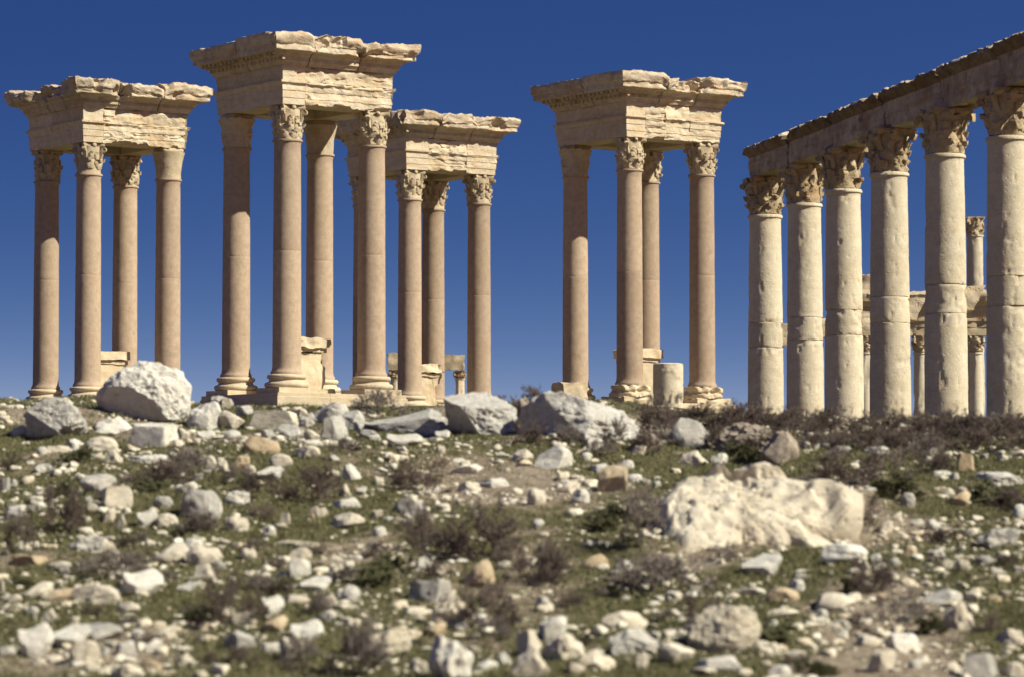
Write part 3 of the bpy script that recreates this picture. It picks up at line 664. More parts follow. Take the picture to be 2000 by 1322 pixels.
for i, (s0, s1) in enumerate(zip(js[:-1], js[1:])):
    h = 0.93 + 0.035 * i; hm = h - 0.34
    z0 = RCAP - 1.0 + 0.003
    for nm, mat, side in (('beam_block', 'beam', [(0.42, 0), (0.42, 0.30), (0.435, 0.305), (0.435, hm - 0.003)]),
                          ('crown_block', 'darkbeam', [(0.44, hm), (0.455, hm + 0.05), (0.50, hm + 0.10), (0.56, hm + 0.16), (0.61, hm + 0.20), (0.60, h - 0.04), (0.50, h)])):
        ch = [(w, z) for w, z in side] + [(-w, z) for w, z in side[::-1]]
        ch = resample(np.array(ch + [ch[0]]), 0.045)[:-1]
        n = int((s1 - s0) / 0.06); tt = np.linspace(s0 + 0.03, s1 - 0.03, n)
        S = np.repeat(tt[:, None], len(ch), 1); W = np.repeat(ch[:, 0][None], n, 0); Z = np.repeat(ch[:, 1][None], n, 0)
        q = np.stack([S, W, Z], -1).reshape(-1, 3)
        n1 = fbm(q * 1.5, 4, 610 + i).reshape(S.shape); n2 = fbm(q * 5, 4, 640 + i).reshape(S.shape); n3 = fbm(q * (.8, .8, 6), 4, 670 + i).reshape(S.shape)
        up = smooth(Z, hm + 0.06, h - 0.05)
        W2 = W - np.sign(W) * (0.035 * smooth(n1, 0, .7) + up * 0.14 * smooth(n1 + 0.3 * n2, -0.05, 0.6)) + 0.016 * n2 + 0.016 * n3
        Z2 = Z + up * (0.07 * n1 + 0.045 * n2) + (1 - smooth(Z, 0, .12)) * 0.09 * smooth(n1, 0.05, .6)
        end = np.minimum(S - s0, s1 - S); kn = np.exp(-(end / 0.13) ** 2); Z2 = Z2 - up * 0.10 * kn * (1 + n1); W2 = W2 - np.sign(W) * 0.09 * kn * smooth(n2, -.4, .6)
        X = RT[0] * S + RN[0] * W2; Y = RT[1] * S + RN[1] * W2
        m = len(ch); f = grid_faces(n, m, True); f.append(list(range(m))[::-1]); f.append([(n - 1) * m + j for j in range(m)])
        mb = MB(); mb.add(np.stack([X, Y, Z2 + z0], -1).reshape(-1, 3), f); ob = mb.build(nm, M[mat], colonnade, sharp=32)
        if nm == 'crown_block':               # paler stone on the top faces, a sunlit rim put into the colour
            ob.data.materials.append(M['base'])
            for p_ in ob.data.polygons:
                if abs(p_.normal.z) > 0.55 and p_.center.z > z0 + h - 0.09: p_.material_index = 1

# ------------------------------------------------------------------ ruins farther off
def simple_column(parent, x, y, zb, zn, r, hcap, seed, mat='far', cap=True, name='column', rz=0.0):
    col = empty(name, (x, y, 0), rz, parent)
    pr = [(r * 1.05 - 0.07 * r * ((z - zb) / (zn - zb)) ** 1.7 * 2, z) for z in np.arange(zb, zn - 0.1, 0.15)]
    pr += [(r * .92, zn - 0.1), (r * 1.03, zn - 0.08), (r * 1.03, zn)]
    V, f = lathe(pr, 32); V = V * 1.0
    q = V + seed * 3.3; loss = 0.05 * smooth(fbm(q * (3, 3, 1), 4, seed), 0.1, 0.8); rad = np.hypot(V[:, 0], V[:, 1]); s = (rad - loss) / rad
    mb = MB(); mb.add(V * np.stack([s, s, np.ones_like(s)], 1), f); mb.build('shaft', M['drum'] if mat == 'far' else M[mat], col)
    if cap:
        c = link(bpy.data.objects.new('capital', make_capital('worn', seed, hcap, r * 0.93, r * 1.15, 'darkcap' if seed % 2 else 'capital', 0.05)), col); c.location = (0, 0, zn)
    return col
YF = 150.0
fx = lambda px: at(px, 650, YF)[0]
far = empty('far_colonnade', (fx(1800), YF, 0)); tag(far, 'distant cream colonnade with lit entablature seen between the columns of the long row', 'colonnade')
zc0 = at(1800, 656, YF)[2]
for i, px in enumerate((1690, 1797, 1906, 2015)):
    simple_column(far, fx(px) - fx(1800), 0, 2.4, zc0 - 0.72, 0.31, 0.70, 70 + i)
ztop = at(1800, 572, YF)[2]; hh = ztop - zc0
segs = [1655, 1745, 1850, 1960, 2045]
for i, (pa, pb) in enumerate(zip(segs[:-1], segs[1:])):
    for nm, prof in (('architrave_block', [(0.30, 0), (0.30, .18 * hh), (.33, .19 * hh), (.33, .30 * hh), (.40, .33 * hh), (.40, .37 * hh)]), ('frieze_block', [(.31, .373 * hh), (.31, .66 * hh)]),
                     ('cornice_block', [(.36, .663 * hh), (.42, .72 * hh), (.62, .78 * hh), (.64, .86 * hh), (.70, .93 * hh), (.60, 1.0 * hh)])):
        ch = resample([(w, z) for w, z in prof], 0.08); ch = np.concatenate([ch, (ch * (-1, 1))[::-1]])
        n = 26; xx = np.linspace(fx(pa) + .01, fx(pb) - .01, n) - fx(1800)
        S = np.repeat(xx[:, None], len(ch), 1); W = np.repeat(ch[:, 0][None], n, 0); Z = np.repeat(ch[:, 1][None], n, 0)
        q = np.stack([S, W, Z], -1).reshape(-1, 3); n1 = fbm(q * 2, 4, 700 + i).reshape(S.shape)
        W = W - np.sign(W) * 0.08 * smooth(n1, 0.0, .7); Z = Z + (Z > .9 * hh) * 0.12 * n1
        m = len(ch); f = grid_faces(n, m, True); f.append(list(range(m))[::-1]); f.append([(n - 1) * m + j for j in range(m)])
        mb = MB(); mb.add(np.stack([S, -W, Z + zc0], -1).reshape(-1, 3), f); mb.build(nm, M['far'], far)
V, f = box_grid(-0.2, 0.2, -0.3, 0.3, 0, 0.8, 0.1); mb = MB(); mb.add(worn(V, .05, 3, 9) + (fx(1692) - fx(1800), 0, ztop - 0.02), f); mb.build('standing_block', M['cornice'], far)
p = at(1905, 600, 172.0)
tall = simple_column(None, p[0], p[1], 2.0, at(1905, 460, 172)[2], 0.44, at(1905, 425, 172)[2] - at(1905, 460, 172)[2], 81, name='lone_column')
tag(tall, 'lone tall column with capital rising behind the distant entablature', 'column')
YG = 190.0
gw = empty('ruined_gateway', (at(830, 700, YG)[0], YG, 0)); tag(gw, 'far small ruined gateway of worn columns and lintel seen through the farthest pier', 'ruin')
gx_ = lambda px: at(px, 700, YG)[0] - at(830, 700, YG)[0]
for i, px in enumerate((772, 898)): simple_column(gw, gx_(px), 0, 1.5, at(px, 738, YG)[2], 0.29, at(px, 724, YG)[2] - at(px, 738, YG)[2], 90 + i, mat='entab')
for pa, pb, za, zb in ((757, 800, 723, 690), (850, 907, 723, 693)):
    V, f = box_grid(gx_(pa), gx_(pb), -0.4, 0.4, at(830, za, YG)[2] + .004, at(830, zb, YG)[2], 0.12); mb = MB(); mb.add(worn(V, 0.06, 2, int(pa)), f); mb.build('lintel_block', M['far'], gw)
# broken column stump and loose blocks near the right-hand pier
Ys = 110.8
p = at(1305, 760, Ys); zt = at(1305, 709, Ys)[2]
pr = [(0.515, 2.7), (0.51, 3.4)] + [(0.505 - 0.008 * (z - 3.4), z) for z in np.arange(3.45, zt - 0.05, 0.05)] + [(0.49, zt - 0.03), (0.44, zt), (0.01, zt - 0.01)]
V, f = lathe(pr, 56); q = V * 1.0; n = fbm(q * 2.2, 4, 801); top = smooth(V[:, 2], zt - 0.45, zt)
rad = np.hypot(V[:, 0], V[:, 1]) + 1e-6; s = (rad - 0.03 * smooth(n, 0.1, .7) - 0.12 * top * smooth(fbm(q * 3.5, 4, 805), 0.15, 0.6)) / rad; s = np.clip(s, 0.05, 1)
mb = MB(); mb.add(V * np.stack([s, s, np.ones_like(s)], 1), f)
st = mb.build('column_stump', M['drum'], None, sharp=40); st.location = (p[0], p[1], 0); tag(st, 'broken cream column stump standing in front of the right-hand pier', 'column stump')
p = at(1113, 770, 111.5); V, f = box_grid(-.46, .46, -.4, .4, -1.2, .38, .07)
mb = MB(); mb.add(worn(V, .05, 3, 41), f); b = mb.build('broken_block', M['base'], None); b.location = p; b.rotation_euler = (0, 0, .5); tag(b, 'broken pale block before the left column of the right-hand pier', 'stone block')

# ------------------------------------------------------------------ rocks
def rock_verts(seed, sub, kind, cuts=(), gain=1.0):
    rng = np.random.RandomState(seed); V, f = ico(sub); V = V.copy()
    ncut = {'angular': 13, 'blocky': 9, 'flat': 11, 'rounded': 9, 'rough': 9, 'wedge': 11}[kind]
    for k in range(ncut):
        n = rng.normal(size=3)
        if kind == 'blocky' and k < 6:
            n = np.eye(3)[k % 3] * (1 if k < 3 else -1) + rng.normal(size=3) * 0.16
        n /= np.linalg.norm(n); d = rng.uniform(0.50, 0.82) if kind != 'rounded' else rng.uniform(0.68, 0.92)
        e = V @ n - d; V = V - n * (np.maximum(e, 0) * 0.985)[:, None]
    L = np.linalg.norm(V, axis=1, keepdims=True); N = V / L
    calm = np.zeros(len(V))
    for (nx, ny, nz, d) in cuts:
        n = np.array((nx, ny, nz)) / math.sqrt(nx * nx + ny * ny + nz * nz); e = V @ n - d
        V = V - n * (np.maximum(e, 0) * 0.97)[:, None]; calm = np.maximum(calm, smooth(e, -0.02, 0.05))
    amp = {'angular': .065, 'blocky': .05, 'flat': .07, 'rounded': .07, 'rough': .14, 'wedge': .06}[kind]
    hf = 0.45 * amp * fbm(V * 5 + seed, 4, seed + 3) - 0.6 * amp * smooth(fbm(V * 3.2 - seed, 3, seed + 5), 0.2, .7)
    if gain > 1: hf = hf - 0.045 * (gain - 1) * smooth(1 - np.abs(fbm(V * 1.7 + 3, 4, seed + 9)), 0.86, 1.0) + 0.03 * (gain - 1) * fbm(V * 11, 3, seed + 21)
    V = V + N * (amp * fbm(V * 1.6 + seed, 3, seed) * (1 - 0.6 * calm) + hf * gain * (1 - 0.85 * calm))[:, None]
    if kind == 'wedge': V[:, 2] *= 0.55 + 0.45 * smooth(V[:, 0], -1.0, 0.9)
    V[:, 2] = np.where(V[:, 2] < -0.35, -0.35 + (V[:, 2] + 0.35) * 0.25, V[:, 2])
    lo, hi = V.min(0), V.max(0)
    V = (V - (lo + hi) / 2) / (hi - lo); V[:, 2] += 0.5
    return V, f
def rock_mesh(seed, sub, kind, mat, cuts=(), gain=1.0):
    V, f = rock_verts(seed, sub, kind, cuts, gain); mb = MB(); mb.add(V, f); return mb.mesh('rock', mat, sharp=24)
KINDN = {'a': 'angular', 'k': 'blocky', 'f': 'flat', 'r': 'rounded', 'x': 'rough', 'v': 'wedge'}
KINDW = {'a': 'angular', 'k': 'blocky', 'f': 'flat', 'r': 'rounded', 'x': 'pitted', 'v': 'wedge-shaped'}
RM = {}
for ci, c in enumerate('wctgbp'):
    for ki, k in enumerate('akfrxv'):
        for v in range(3 if c in 'wc' else 2):
            RM.setdefault((c, k), []).append(rock_mesh(1000 + ci * 97 + ki * 13 + v, 4, KINDN[k], M[ROCKCOL[c][0]]))

# x0, x1, top, bottom in the photograph, colour, shape, (label, short name)
ROCKS = [
 (188,375,705,838,'w','r','biggest rounded white boulder on the ridge before the leftmost pier','the big white boulder'),
 (48,172,776,862,'p','r','grey pointed boulder at the ridge, left of the biggest white one','the grey pointed boulder'),
 (178,262,813,850,'w','f','flat white rock lying at the foot of the big white boulder','the flat white rock'),
 (248,341,823,873,'w','k','white block with shaded left face below the big white boulder','the white block'),
 (165,233,850,886,'c','r','egg-shaped cream rock with dark shaded left end',"the egg-shaped rock"),
 (365,432,783,845,'p','x','pitted whitish boulder touching the right side of the big white boulder','the pitted boulder'),
 (425,482,800,842,'c','a'),(400,457,771,800,'g','x'),(395,460,845,858,'c','f'),(435,470,840,864,'w','a'),
 (475,547,850,886,'t','r','low tan rounded rock below the pitted boulder row','the low tan rock'),
 (490,583,799,843,'c','k','cream squared block in front of the tallest pier','the squared cream block'),
 (535,598,825,854,'g','a'),(575,602,797,816,'c','r'),
 (608,692,785,832,'p','x','rough grey-brown boulder in front of the tallest pier','the rough boulder'),
 (625,682,812,864,'p','a'),(668,714,801,840,'p','r'),
 (580,632,855,870,'w','f'),(637,662,858,875,'c','r'),(578,628,869,894,'c','r'),(525,572,886,915,'c','r'),(497,556,912,942,'w','v'),
 (712,886,794,854,'p','v','long low grey slab sloping up to the right on the ridge','the long grey slab'),
 (753,826,842,873,'w','a','bright white double-humped rock under the long grey slab','the double-humped rock'),
 (715,747,848,862,'w','f'),
 (870,1012,764,858,'p','a','large white faceted boulder left of the ridge centre','the faceted boulder'),
 (1003,1042,778,832,'b','x'),
 (1013,1247,760,872,'p','v','great grey-white humped boulder sloping down to the right','the humped boulder'),
 (670,706,908,941,'w','a'),(642,663,918,933,'c','r'),(728,751,930,950,'c','r'),(750,777,902,920,'w','f'),(660,686,945,973,'c','a'),
 (650,706,970,994,'w','f'),(770,836,970,1011,'g','a','dark grey rock among brown shrubs, mid-slope','the dark grey rock'),
 (880,914,894,906,'w','f'),(878,941,903,929,'w','f'),(893,943,938,967,'c','f'),(940,993,931,954,'w','f'),(850,869,869,888,'c','r'),
 (645,712,1001,1036,'c','f'),(605,626,989,1006,'c','r'),(615,641,994,1013,'c','r'),(750,770,1008,1022,'w','r'),(793,808,1008,1026,'w','r'),(728,756,1029,1051,'w','r'),
 (512,539,1025,1049,'w','r'),(548,568,1002,1031,'c','k'),
 (0,19,934,962,'g','k'),(18,34,936,951,'w','r'),(205,241,881,913,'c','x'),(248,341,883,909,'w','f','long flat white stone lying below the white block','the long flat stone'),
 (155,227,923,966,'g','v'),(200,258,951,996,'c','k','upright cream block on the left slope','the upright cream block'),(200,226,993,1023,'c','a'),
 (162,182,969,983,'w','r'),(168,192,982,999,'c','r'),(160,178,1006,1021,'c','r'),(225,248,1004,1033,'c','a'),(268,309,995,1029,'w','a'),(304,348,1004,1031,'c','r'),
 (298,337,969,996,'g','r'),(340,386,941,966,'w','f'),(353,434,957,1019,'g','r','smooth grey boulder on the left slope','the smooth grey boulder'),(405,433,983,1019,'w','a'),
 (436,492,957,992,'w','x'),(440,486,1008,1041,'c','r'),(7,61,984,1013,'w','f'),(45,91,981,1004,'w','f'),(400,426,891,926,'c','r'),(425,451,904,928,'c','a'),
 (453,488,890,919,'t','a'),(134,156,867,883,'w','r'),(50,70,899,908,'w','f'),(70,111,904,923,'w','x'),(330,363,857,873,'c','f'),
 (1143,1178,854,879,'w','k'),(1042,1122,869,922,'w','v','large cream-white rock tapering to the right, below the humped boulder','the tapering rock'),
 (1152,1191,904,926,'w','f'),(1205,1239,897,916,'w','r'),(1169,1228,911,966,'t','k','squared tan block left of the wide cream outcrop','the tan block'),
 (1220,1256,924,943,'w','r'),(1250,1271,934,948,'c','r'),(1089,1134,936,966,'c','v'),(1116,1151,956,986,'w','r'),(1029,1066,954,991,'c','r'),(1000,1041,876,906,'c','f'),
 (1321,1387,879,916,'c','a','bright cream rock above the wide cream outcrop','the bright cream rock'),(1388,1423,884,909,'w','r'),(1134,1156,884,901,'w','r'),(1274,1291,939,953,'w','f'),
 (1238,1292,844,882,'b','r'),(1303,1387,816,880,'g','a','grey angular boulder with pale right edge on the right ridge','the grey angular boulder'),
 (1388,1520,821,884,'b','x','dark stained boulder with bright flat top on the right ridge','the dark stained boulder'),
 (1485,1562,843,911,'b','a'),(1289,1312,972,994,'c','r'),
 (1562,1584,862,879,'c','r'),(1588,1601,865,877,'w','r'),(1604,1621,865,877,'w','r'),(1689,1740,869,889,'w','f','flat white rock alone among shrubs below the long colonnade','the lone flat rock'),
 (1624,1662,869,884,'g','f'),(1804,1828,834,854,'c','r'),(1804,1832,872,893,'w','v'),(1803,1824,891,903,'c','f'),(1869,1904,884,921,'t','k','pinkish tan block on the far right slope','the pinkish block'),
 (1819,1867,916,929,'w','f'),(1854,1873,924,939,'w','r'),(1903,2012,918,957,'w','f','long white tilted slab at the right edge','the tilted white slab'),
 (1869,1898,949,969,'c','a'),(1848,1897,959,992,'t','v'),(1758,1787,962,991,'g','r'),(1738,1766,999,1019,'c','v'),(1714,1746,1017,1041,'c','v'),
 (1779,1804,1013,1027,'w','r'),(1807,1840,1014,1036,'w','a'),(1831,1861,1029,1049,'c','a'),(1977,2004,986,1016,'w','r'),(1908,1992,1029,1076,'g','x','grey pitted rock near the right edge','the pitted grey rock'),
 (1688,1711,947,959,'w','f'),(1949,1971,887,901,'c','f'),
 (138,207,1044,1082,'g','x'),(174,227,1049,1079,'c','x'),(214,234,1074,1101,'c','k'),(27,91,1083,1109,'t','k'),(90,141,1094,1113,'c','f'),
 (298,372,1057,1102,'c','v'),(348,397,1050,1073,'w','r'),(364,434,1064,1107,'c','r','smooth cream boulder topped by a white stone, left slope','the smooth cream boulder'),
 (379,424,1102,1139,'c','x'),(414,441,1094,1116,'g','r'),(469,502,1071,1096,'c','r'),
 (238,319,1112,1170,'w','a','peaked white rock with grey shaded left face','the peaked white rock'),(138,237,1140,1184,'c','r','broad low cream rock beside an ochre lump','the broad cream rock'),
 (94,161,1151,1182,'t','k','ochre lump touching the broad cream rock','the ochre lump'),(41,107,1136,1170,'c','v'),(0,11,1136,1163,'c','k'),(14,43,1161,1181,'c','r'),(16,48,1177,1196,'c','r'),
 (51,76,1187,1203,'w','r'),(79,117,1189,1220,'c','a'),(224,274,1174,1199,'c','f'),(344,390,1137,1159,'w','v'),
 (38,107,1220,1290,'w','a','tall white rock in the lower left corner','the lower left rock'),(98,177,1219,1267,'w','v'),(133,194,1253,1302,'c','r','rounded cream rock in the lower left','the rounded cream rock'),
 (153,237,1213,1257,'g','v'),(0,31,1263,1280,'w','r'),(224,270,1254,1287,'w','f'),(254,281,1231,1253,'w','a'),(194,213,1264,1283,'w','r'),(297,347,1221,1247,'c','v'),
 (279,319,1288,1317,'t','r'),(164,198,1296,1313,'c','r'),(214,282,1295,1330,'c','x'),(339,382,1278,1302,'c','a'),(449,502,1193,1227,'c','r'),(438,502,1233,1277,'g','f'),(59,92,1284,1302,'c','f'),
 (528,629,1048,1073,'c','f','long flat cream slab mid-left','the long cream slab'),(559,608,1069,1097,'c','v'),(563,607,1092,1132,'w','k','white block standing mid-left','the standing white block'),
 (579,647,1124,1163,'w','v'),(637,669,1101,1136,'c','a'),(664,704,1146,1184,'w','a'),(629,661,1163,1190,'c','r'),(554,612,1161,1183,'c','f'),
 (508,554,1163,1205,'w','a','bright white pyramid rock in the lower left half','the pyramid rock'),(503,562,1202,1242,'t','v'),(569,633,1213,1261,'w','a'),(617,657,1193,1217,'w','f'),(543,582,1246,1292,'c','a'),(504,552,1254,1277,'w','f'),
 (678,802,1218,1288,'c','v','big low cream rock behind a brown bush, bottom centre','the big low cream rock'),(798,877,1131,1180,'g','k','grey flat-topped block in lower centre','the flat-topped block'),
 (783,852,1184,1207,'c','f'),(833,922,1152,1227,'c','x','jagged cream rock in lower centre','the jagged rock'),(903,967,1093,1152,'t','v'),(819,872,1216,1250,'t','v'),
 (838,922,1247,1330,'w','x','big white lumpy rock at bottom centre','the lumpy white rock'),(804,837,1290,1317,'c','r'),(924,972,1288,1314,'w','v'),(969,1002,1273,1302,'w','a'),
 (814,842,1088,1114,'w','x'),(674,708,1084,1099,'w','f'),(634,671,1084,1101,'c','f'),(969,1002,1096,1116,'c','f'),
 (1007,1056,1083,1110,'c','x'),(1120,1192,1081,1115,'t','v'),(1204,1237,1094,1117,'w','r'),(1047,1076,1165,1194,'w','r'),
 (1054,1105,1204,1257,'w','k','white cube-like rock in the lower centre','the cube-like rock'),(1013,1057,1232,1287,'c','k'),(998,1077,1270,1330,'c','a','cream rock at the bottom edge under the cube-like one','the bottom cream rock'),
 (1058,1142,1238,1294,'c','x'),(1119,1203,1268,1314,'c','x'),(1176,1262,1190,1230,'c','f','flat cream slab right of the cube-like rock','the flat cream slab'),
 (1188,1290,1228,1282,'w','a'),(1239,1267,1277,1310,'c','r'),(1284,1360,1253,1298,'c','a'),
 (1344,1490,1182,1290,'c','r','biggest rounded cream boulder of the foreground, lower right','the foreground boulder'),(1343,1377,1223,1257,'c','r'),
 (1358,1454,1281,1316,'w','f','flat white rock under the foreground boulder','the lower flat rock'),(1487,1522,1215,1245,'w','r'),(1408,1497,1143,1169,'w','f','long white flat rock above the foreground boulder','the long white rock'),
 (1443,1530,1081,1127,'w','v','bluish white sharp rock below the wide cream outcrop','the bluish white rock'),(1109,1147,1294,1317,'c','f'),
 (1603,1697,1058,1100,'w','r','white double rock right of the bluish white one','the white double rock'),(1679,1702,1094,1120,'c','a'),(1762,1792,1066,1092,'t','r'),(1699,1723,1084,1102,'w','r'),(1737,1758,1091,1110,'w','r'),
 (1814,1847,1072,1094,'w','f'),(1837,1862,1094,1115,'c','r'),(1867,1895,1093,1117,'c','r'),(1904,1940,1084,1105,'g','r'),(1542,1573,1131,1157,'w','r'),
 (1498,1562,1145,1177,'t','r','ochre rounded rock lower right','the ochre rock'),(1593,1682,1158,1197,'c','f','long low cream rock lower right','the long low rock'),(1498,1562,1188,1207,'c','f'),(1591,1617,1191,1212,'w','r'),
 (1749,1787,1201,1219,'w','f'),(1798,1882,1150,1187,'w','v','curved white rock lower right','the curved white rock'),(1838,1902,1183,1237,'c','x','hooked cream rock under the curved white one','the hooked rock'),
 (1948,2004,1228,1267,'c','f'),(1634,1657,1230,1249,'w','r'),(1673,1727,1241,1267,'c','f'),(1728,1800,1237,1277,'w','k','white block propped on a cream rock, bottom right','the propped white block'),
 (1695,1752,1270,1318,'c','a'),(1774,1799,1288,1307,'w','r'),(1878,1952,1277,1330,'g','k','grey block at the bottom right','the bottom right block'),(1963,2004,1293,1330,'c','r'),(1498,1547,1298,1330,'w','r'),(1928,1957,1161,1177,'t','r'),
]
 
ROCKS += [(384,420,838,862,'w','a'),(432,452,778,800,'c','k'),(462,500,790,812,'p','a'),(508,540,838,858,'p','a'),(560,588,838,858,'w','a'),(583,615,805,835,'p','x'),(592,625,838,862,'c','a'),
 (690,722,820,846,'p','a'),(655,690,852,868,'w','f'),(700,740,838,856,'g','a'),(345,372,835,860,'c','a'),(130,165,855,872,'w','a'),(850,880,838,858,'w','a'),(1230,1262,868,888,'c','a'),
 (300,330,840,858,'p','a'),(20,60,830,858,'p','v'),(95,140,868,884,'c','f'),(775,800,870,888,'c','a')]
SLAB = (1293,1702,905,1088,'c','x','wide flat pitted cream outcrop, widest rock of the slope','the wide outcrop')

CUTS = {'the big white boulder': ((-0.50, -0.75, -0.50, 0.58),), 'the faceted boulder': ((-0.75, -0.55, -0.35, 0.42), (0.25, -0.9, 0.25, 0.55), (0.2, -0.4, 0.9, 0.5)),
        'the grey pointed boulder': ((-0.7, -0.7, -0.3, 0.6),), 'the white block': ((-0.9, -0.45, 0.05, 0.4), (0.3, -0.9, 0.2, 0.5)),
        'the long grey slab': ((-0.35, -0.85, 0.1, 0.4), (-0.4, -0.1, 0.9, 0.4)), 'the humped boulder': ((0.75, 0.6, -0.05, 0.45), (-0.6, 0.6, 0.5, 0.62)),
        'the peaked white rock': ((-0.7, -0.7, -0.1, 0.35), (0.6, -0.3, 0.7, 0.4)), 'the squared cream block': ((-0.95, -0.3, 0, 0.5),)}
placed = []            # (object, px, py, half width px, colour key, shape key, size class, has label)
occ = []               # x, y, radius of rocks for the scatter
rr_ = random.Random(4)
def put_rock(x0, x1, y0, y1, c, k, label=None, ref=None, big=None):
    px = (x0 + x1) / 2; hx, hy, hz = ground_hit(px, y1 - 0.10 * (y1 - y0))
    w = (x1 - x0) / F * hy; hv = (y1 - y0) / F * hy
    dep = w * rr_.uniform(0.6, 0.9)
    h = max(hv - 0.10 * dep, 0.45 * hv)
    if big is None: big = (x1 - x0) > 100
    if big:
        me = rock_mesh(int(x0 * 7 + y0), 6, KINDN[k], BIGM[c], CUTS.get(ref, ()), 1.45)
    else:
        me = rr_.choice(RM[(c, k)])
    name = 'boulder' if w > 0.55 else 'rock'
    o = bpy.data.objects.new(name, me); link(o)
    gy = hy + dep * 0.42
    o.location = (hx * gy / hy, gy, hz - (0.08 if big else 0.16) * h)
    o.scale = (w * 1.03, dep, h * (1.10 if big else 1.18))
    o.rotation_euler = (rr_.uniform(-.05, .14), rr_.uniform(-.07, .07), (math.pi if ref == 'the humped boulder' else 0) if big else rr_.uniform(-.35, .35))
    tag(o, label, 'boulder' if name == 'boulder' else 'rock', 'limestone rocks strewn over the slope')
    placed.append([o, px, (y0 + y1) / 2, (x1 - x0) / 2, c, k, ref, (y1 - y0) / 2]); occ.append((o.location.x, gy, 0.5 * max(w, dep)))
    return o
for r_ in ROCKS: put_rock(*r_)

# the wide outcrop: a ledge of several worn layers, one body
def outcrop():
    x0, x1, y0, y1, c, k, label, ref = SLAB
    hx, hy, hz = ground_hit(1446, 1080); pm = hy / F; tilt = R(30)
    out = np.array([(1293,1000),(1306,935),(1330,918),(1400,903),(1440,915),(1490,908),(1527,914),(1585,926),(1655,934),(1704,962),(1690,988),(1655,1005),(1635,1028),(1612,1045),(1578,1012),(1545,1036),(1500,1045),(1450,1046),(1434,1074),(1392,1088),(1325,1076),(1300,1050)], float)
    cen = np.array((1450.0, 988.0)); na, nr = 200, 44
    d = out - cen; ang = np.arctan2(-d[:, 1], d[:, 0]); o_ = np.argsort(ang); ang, rad = ang[o_], np.hypot(d[:, 0], d[:, 1])[o_]
    th = np.linspace(-np.pi, np.pi, na, endpoint=False)
    rr0 = np.interp(th, np.r_[ang[-1] - 2 * np.pi, ang, ang[0] + 2 * np.pi], np.r_[rad[-1], rad, rad[0]])
    rr0 = rr0 * (1 + 0.035 * fbm(np.stack([np.cos(th) * 5, np.sin(th) * 5, th * 0], 1), 4, 930))
    t = np.linspace(0, 1, nr) ** 0.8
    px = cen[0] + np.outer(t, rr0 * np.cos(th)); py = cen[1] - np.outer(t, rr0 * np.sin(th))
    u = (px - 1440) * pm; v = (1086 - py) * pm / math.sin(tilt + R(3)); tt = np.repeat(t[:, None], na, 1)
    q = np.stack([u, v, u * 0], -1).reshape(-1, 3); sh = u.shape
    g = lambda sc_, o, sd_: fbm(q * sc_, o, sd_).reshape(sh)
    top = 0.16 - 0.16 * tt ** 7
    edge = 925 + 26 * smooth(px, 1400, 1470) - 14 * smooth(px, 1470, 1540) + 26 * g(2.0, 3, 931)
    top = top + 0.13 * smooth(edge - py, -1, 5) * smooth(px, 1385, 1410) * (1 - smooth(px, 1535, 1560))          # upper layer of the bed
    top = top + 0.04 * smooth(px, 1575, 1605) * (1 - smooth(py, 985, 1010))                                      # lump at the right end
    top = top - 0.12 * smooth(g(1.9, 4, 933), -0.25, 0.5) * smooth(px, 1500, 1540) * (1 - smooth(px, 1625, 1660)) * smooth(py, 955, 975)
    top = top + 0.06 * g(1.3, 3, 935) + 0.045 * np.round(g((0.9, 2.4, 1), 4, 937) * 2.6) / 2.6 + 0.030 * g(5, 5, 939) - 0.05 * smooth(g(3.2, 4, 941), 0.25, 0.6)
    rings = [np.stack([u, v, top], -1)]
    for k_, (sc_, dz) in enumerate(((1.02, -0.10), (1.02, -0.25), (0.97, -0.55))):
        e = np.stack([u[-1] * sc_ + (1 - sc_) * u[0, 0], v[-1] * sc_ + (1 - sc_) * v[0, 0], top[-1] + dz], -1)
        rings.append((e + 0.03 * fbm(np.c_[u[-1] * 3, v[-1] * 3, np.full(na, dz * 4)], 3, 943)[:, None])[None])
    P = np.concatenate(rings).reshape(-1, 3)
    nrr = nr + 3; f = grid_faces(nrr, na, True); f.append([(nrr - 1) * na + j for j in range(na)])
    ct, st_ = math.cos(tilt), math.sin(tilt)
    W = np.stack([P[:, 0], P[:, 1] * ct - P[:, 2] * st_, P[:, 1] * st_ + P[:, 2] * ct], 1)
    mb = MB(); mb.add(W, f); o = mb.build('outcrop', M['ledge'], None, sharp=35)
    o.location = (hx, hy + 0.05, hz - 0.10)
    tag(o, label, 'rock outcrop', 'limestone rocks strewn over the slope')
    placed.append([o, 1497, 1000, 204, c, k, ref, 90])
    w = (x1 - x0) * pm
    occ.extend([(hx + 0.3 + t_ * w / 2.4, hy + 0.6, 0.75) for t_ in (-1, -.5, 0, .5, 1)])
outcrop()
# smaller rocks between them
tries = 0
while len(placed) < 296 and tries < 4000:
    tries += 1
    px = rr_.uniform(5, 1995); py = 870 + 445 * rr_.random() ** 0.9
    if rr_.random() < 0.7: b_ = rr_.choice(placed); px = b_[1] + rr_.gauss(0, 45); py = max(868, b_[2] + 10 + rr_.gauss(0, 22))
    if not (3 < px < 1997 and py < 1318): continue
    if px > 1100 and rr_.random() < 0.3: continue
    hx, hy, hz = ground_hit(px, py); wpx = rr_.uniform(17, 34) * (0.6 + 0.5 * (py - 800) / 400)
    rw = wpx / F * hy / 2
    if any((hx - a) ** 2 + (hy - b) ** 2 < (rw + c) ** 2 for a, b, c in occ): continue
    hpx = wpx * rr_.uniform(0.45, 0.85); k = rr_.choice('aafrrkxv')
    put_rock(px - wpx / 2, px + wpx / 2, py - hpx, py, rr_.choice('wwcccctg'), k)

